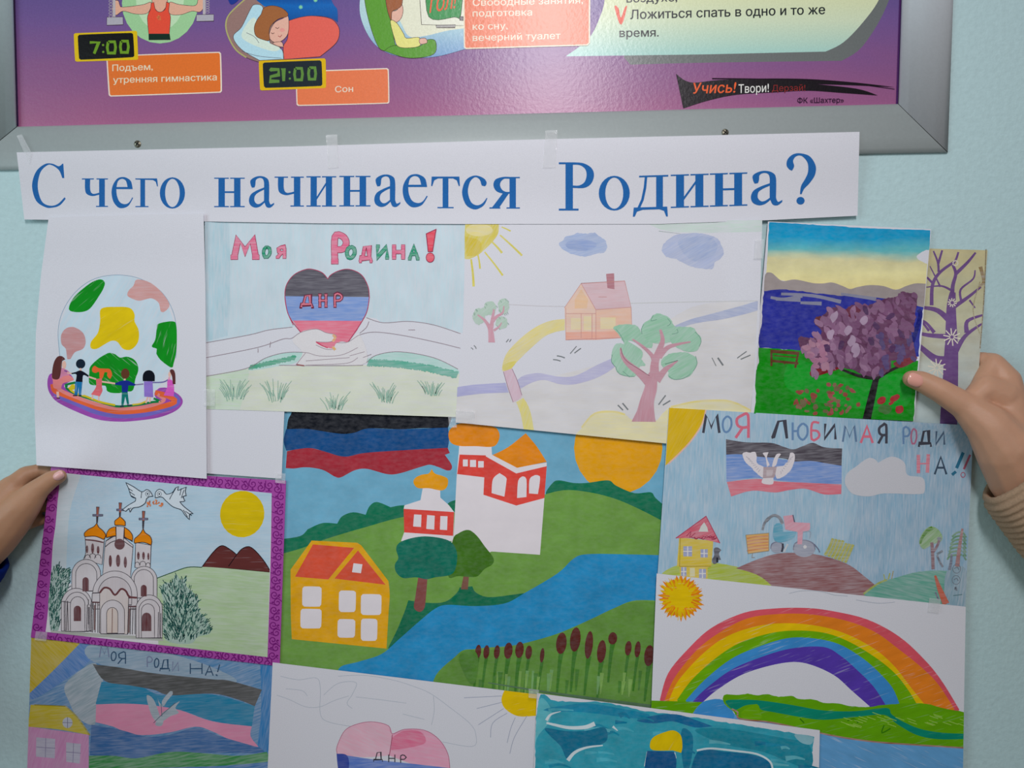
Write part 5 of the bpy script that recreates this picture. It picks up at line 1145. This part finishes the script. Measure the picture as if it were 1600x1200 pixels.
L([(1012,408),(1095,400)], 2, (130,120,160)); L([(1190,385),(1300,380),(1350,355)], 2, (110,105,165)); L([(1140,530),(1120,600)], 2.4, sk); L([(1165,530),(1160,590)], 2.4, sk)
F([(1100,372,1),(1190,372,1),(1197,538,1),(1103,532,1)], (138,114,200), 'marker'); F([(1088,370,1),(1088,310),(1110,270),(1150,256),(1190,270),(1212,310),(1212,372,1)], (28,32,40), 'ink')
E(1368,300,14,28,sk,'ink'); L([(1365,330),(1358,360)], 3, (230,150,180)); F([(1345,365),(1385,355),(1412,410),(1412,530,1),(1305,518,1),(1340,440)], (208,92,192), 'marker'); F([(1368,258),(1402,248),(1425,290),(1428,402,1),(1400,402,1),(1392,320)], bw, 'marker', 85, k=.15)
S.done()

# ============================================================ transparent tapes
def tape_mat():
    m = bpy.data.materials.new('clear_tape'); m.use_nodes = True; nt = m.node_tree; N = nt.nodes; b = N['Principled BSDF']
    b.inputs['Base Color'].default_value = (.95, .96, .97, 1); b.inputs['Roughness'].default_value = .12; b.inputs['Specular IOR Level'].default_value = .8
    b.inputs['Alpha'].default_value = .34
    nz = N.new('ShaderNodeTexNoise'); nz.inputs['Scale'].default_value = 90; bp = N.new('ShaderNodeBump'); bp.inputs['Strength'].default_value = .3; bp.inputs['Distance'].default_value = .001
    nt.links.new(nz.outputs[0], bp.inputs['Height']); nt.links.new(bp.outputs[0], b.inputs['Normal']); return m
tm = tape_mat()
def tape(corn, dep, label, nx=4, ny=6, wr=.15):
    """corn TL TR BR BL, dep (top, bottom) mm"""
    q = random.Random(len(label)); v = []; f = []; 
    cx = sum(p[0] for p in corn)/4; cy = sum(p[1] for p in corn)/4; loc = W(cx, cy, dep(cx, cy))
    for k in (0,):
        q = random.Random(11)
        for j in range(ny+1):
            for i in range(nx+1):
                s, t = i/nx, j/ny
                x = (corn[0][0]*(1-s)+corn[1][0]*s)*(1-t)+(corn[3][0]*(1-s)+corn[2][0]*s)*t
                y = (corn[0][1]*(1-s)+corn[1][1]*s)*(1-t)+(corn[3][1]*(1-s)+corn[2][1]*s)*t
                v.append(tuple(W(x, y, dep(x, y)+.5+q.uniform(0, wr)-k*.08)-loc))
    n = (nx+1)*(ny+1)
    for j in range(ny):
        for i in range(nx):
            a = j*(nx+1)+i; f.append((a, a+nx+1, a+nx+2, a+1))
    me = bpy.data.meshes.new('clear_tape'); me.from_pydata(v, [], f); me.materials.append(tm); me.update()
    me.polygons.foreach_set('use_smooth', [True]*len(f))
    o = bpy.data.objects.new('clear_tape', me); COL.objects.link(o); o.location = loc
    o['label'] = label; o['category'] = 'tape'; o['group'] = 'pieces of clear tape holding the sheets'
def tdep(x, y): return max(14.6 if y < 236 else 0, TI.depth(x, min(max(y, 206), 340))+.3)
tape([(509,211),(527,210),(529,262),(513,263)], tdep, 'clear tape strip over the banner above the first half of its text')
tape([(852,204),(871,203),(868,262),(848,263)], tdep, 'wrinkled clear tape strip over the banner just left of its last word')
tape([(26,212),(34,210),(50,240),(46,258)], tdep, 'thin clear tape at the upper left corner of the banner')
tape([(1180,374),(1194,374),(1192,404),(1178,404)], lambda x, y: 11.8, 'clear tape at right edge of the countryside drawing', wr=1)
tape([(712,640),(742,642),(742,662),(712,661)], lambda x, y: 6.6, 'clear tape at lower left corner of the countryside drawing', wr=1)
tape([(700,650),(712,652),(714,668),(702,668)], lambda x, y: 5.6, 'small clear tape beside the flag end of the village painting', wr=1)
tape([(319,608),(336,608),(336,634),(319,634)], lambda x, y: 8.9, 'clear tape at lower left corner of the two-armed heart drawing', wr=1)
tape([(430,738),(446,740),(446,756),(430,754)], lambda x, y: 5.2, 'clear tape at upper right corner of the purple mount', wr=1)
tape([(56,986),(74,988),(72,1002),(54,1000)], lambda x, y: 5.0, 'clear tape at lower left corner of the purple mount', wr=1)
tape([(1452,934),(1470,936),(1468,958),(1450,956)], lambda x, y: 9.6, 'clear tape on top edge of the rainbow drawing', wr=1)
tape([(826,1076),(842,1078),(842,1092),(826,1090)], lambda x, y: 11, 'clear tape where the corner sun sheet meets the turquoise painting', wr=1)

# ============================================================ hands and sleeves
skin_r = plain('skin_right', (180, 140, 118), rough=.48, bump=.25, bscale=260, bdist=.0008, var=.05, vscale=45, sub=.12)
skin_l = plain('skin_left', (168, 130, 106), rough=.48, bump=.25, bscale=260, bdist=.0008, var=.05, vscale=45, sub=.12)
def smooth_union(name, caps, m, root, loc, voxel=.0016, it=16):
    bm = bmesh.new()
    for (a, ra, b, rb) in caps:
        n = max(2, int((b-a).length/(min(ra, rb)*.11)))
        for i in range(n+1):
            t = i/n; c = a.lerp(b, t); r = ra+(rb-ra)*t
            bmesh.ops.create_icosphere(bm, subdivisions=2, radius=r, matrix=__import__('mathutils').Matrix.Translation(c-loc))
    me = bpy.data.meshes.new(name); bm.to_mesh(me); bm.free()
    o = bpy.data.objects.new(name, me); COL.objects.link(o)
    r = o.modifiers.new('r', 'REMESH'); r.mode = 'VOXEL'; r.voxel_size = voxel
    s = o.modifiers.new('s', 'SMOOTH'); s.iterations = it; s.factor = .5
    dg = bpy.context.evaluated_depsgraph_get(); m2 = bpy.data.meshes.new_from_object(o.evaluated_get(dg)); o.modifiers.clear(); o.data = m2
    m2.materials.clear(); m2.materials.append(m); m2.name = name
    m2.polygons.foreach_set('use_smooth', [True]*len(m2.polygons)); o.parent = root; return o
def J(x, y, d, r): return (W(x, y, d), r*K)
def chain(*js): return [(js[i][0], js[i][1], js[i+1][0], js[i+1][1]) for i in range(len(js)-1)]
def person(label, x, y, d):
    e = bpy.data.objects.new('person', None); COL.objects.link(e); e.location = W(x, y, d); e['label'] = label; e['category'] = 'person'; return e
def nail(root, x, y, d, rx, ry, ang, m, loc, ty=.0):
    me = bpy.data.meshes.new('nail'); bm = bmesh.new(); bmesh.ops.create_uvsphere(bm, u_segments=20, v_segments=12, radius=1)
    for v in bm.verts:
        v.co.x = math.copysign(abs(v.co.x)**.8, v.co.x)*rx*K; v.co.z = math.copysign(abs(v.co.z)**.8, v.co.z)*ry*K; v.co.y *= .0022
        v.co.y += abs(v.co.z/(ry*K))**2*.0022
    bm.to_mesh(me); bm.free(); me.materials.append(m); me.polygons.foreach_set('use_smooth', [True]*len(me.polygons))
    o = bpy.data.objects.new('nail', me); COL.objects.link(o); o.parent = root; o.location = W(x, y, d)-loc; o.rotation_euler = (0, math.radians(ang), ty)
# right hand: thumb over the strip, fingers behind it
PR = person('hand in tan knitted sleeve reaching from the right, thumb pinning the tree strip', 1560, 690, 30); lr = PR.location
Wr = J(1592, 745, 34, 45)
caps = chain(J(1424,592,26,13.5), J(1440,596,28,16.5), J(1468,610,33,18.5), J(1510,636,38,22), J(1546,666,42,34), J(1572,702,42,44), Wr, J(1650,812,38,52), J(1760,915,42,62))
caps += chain(J(1570,598,24,25), J(1574,640,30,30), J(1576,690,34,38), Wr)
caps += chain(J(1570,598,24,25), J(1551,570,18,19), J(1545,585,22,18), J(1530,612,32,16))
caps += chain(J(1551,566,17,15), J(1525,560,9,11), J(1500,562,8,10))
for yy, xx in ((600,1500), (630,1502), (660,1508)): caps += chain(J(1582,yy+28,22,20), J(1552,yy,12,14), J(1528,yy,8.5,11), J(xx,yy+3,8,10))
caps += chain(J(1580,628,24,22), J(1582,690,28,34), Wr) + chain(J(1582,660,22,20), Wr) + chain(J(1584,686,22,20), Wr)
caps += chain(J(1512,630,37,15), J(1540,608,32,22), J(1566,620,30,28))
smooth_union('hand', caps, skin_r, PR, lr)
nail(PR, 1431, 593.5, 37.5, 12.5, 10, 20, plain('nail_polish_pale', (214, 158, 148), rough=.18, spec=.6), lr)
def sleeve(root, loc, path, m, ring=0, amp=0, seg=72, step=.0016, thick=.005):
    """tube along path [(x,y,d,r px)], rings round the arm; rolled cuff at the start"""
    P = [(W(x, y, d), r*K) for x, y, d, r in path]; pts = []
    for (a, ra), (b, rb) in zip(P, P[1:]):
        n = max(1, int((b-a).length/step))
        for i in range(n): pts.append((a.lerp(b, i/n), ra+(rb-ra)*i/n))
    ax = (P[2][0]-P[0][0]).normalized(); up = Vector((0, 1, 0)); tg = []
    for i in range(len(pts)):
        tg.append((pts[min(len(pts)-1, i+45)][0]-pts[max(0, i-45)][0]).normalized() if i > 45 else (pts[min(len(pts)-1, 90)][0]-pts[0][0]).normalized())
    rings = []
    c0, r0 = pts[0]
    for k in range(5):        # rolled edge and inside of the cuff
        t = k/4; rings.append((c0+ax*(.018*(1-t)), r0-thick))
    rings.append((c0-ax*.002, r0-thick*.5))
    s = 0; last = pts[0][0]
    for c, r in pts:
        s += (c-last).length; last = c
        rr = r+amp*math.sin(s/ring*2*math.pi) if ring else r
        rings.append((c, rr))
    c, r = rings[-1]
    for q in (.9, .6, .25, .01): rings.append((c+tg[-1]*.02*(1-q), r*q))
    v, f = [], []
    for i, (c, r) in enumerate(rings):
        t_ = tg[min(len(tg)-1, max(0, i-6))]; u = t_.cross(up).normalized(); w_ = t_.cross(u).normalized()
        for j in range(seg):
            a = 2*math.pi*j/seg; fold = 1+.015*math.sin(3*a+i*.05)+.01*math.sin(7*a+i*.09)
            kn = amp*.35*math.sin(a*36+i*.4) if ring else 0
            v.append(tuple(c+(u*math.cos(a)+w_*math.sin(a))*(r*fold+kn)-loc))
    for i in range(len(rings)-1):
        for j in range(seg): a = i*seg+j; b = i*seg+(j+1) % seg; f.append((a, b, b+seg, a+seg))
    me = bpy.data.meshes.new('sleeve'); me.from_pydata(v, [], f); me.materials.append(m); me.update(); me.polygons.foreach_set('use_smooth', [True]*len(f))
    o = bpy.data.objects.new('sleeve', me); COL.objects.link(o); o.parent = root; return o
sleeve(PR, lr, [(1586,742,36,56),(1596,754,37,63),(1655,812,40,74),(1780,930,60,84),(2050,1120,200,100),(2300,1150,420,118)], plain('tan_knit', (160, 136, 116), rough=.95, spec=.1, bump=.8, bscale=900, bdist=.001, var=.12, vscale=400), ring=.0075, amp=.0011)
# left hand
PL = person('hand in navy sleeve reaching from the left, thumb pinning the purple mount', 30, 790, 26); ll = PL.location
Wl = J(-18, 845, 30, 38)
caps = chain(J(93,744,32,11), J(80,749,33,13.5), J(58,766,34,17), J(34,792,34,26), J(8,818,32,34), Wl, J(-90,905,34,46), J(-170,980,36,54))
caps += chain(J(20,762,24,20), J(-2,790,28,30), Wl)
caps += chain(J(20,762,24,18), J(40,742,16,14), J(66,734,8.5,10.5), J(84,738,8,9))
for yy, xx in ((768,76), (790,74), (812,64)): caps += chain(J(18,yy+6,20,20), J(44,yy+2,11,14), J(58,yy,8.5,11), J(xx,yy+1,8,9))
caps += chain(J(18,774,22,22), Wl)+chain(J(18,796,22,22), Wl)+chain(J(14,820,20,20), Wl)
smooth_union('hand', caps, skin_l, PL, ll)
nail(PL, 91, 743, 40, 8.5, 6.5, -30, plain('nail_pink', (216, 168, 168), rough=.2, spec=.6), ll)
sleeve(PL, ll, [(-24,862,32,43),(-34,872,33,47),(-105,940,36,60),(-190,1020,50,68),(-420,1200,190,84),(-620,1240,400,100)], plain('navy_cloth', (22, 44, 108), rough=.9, spec=.1, bump=.3, bscale=500, bdist=.0006), 0, 0)
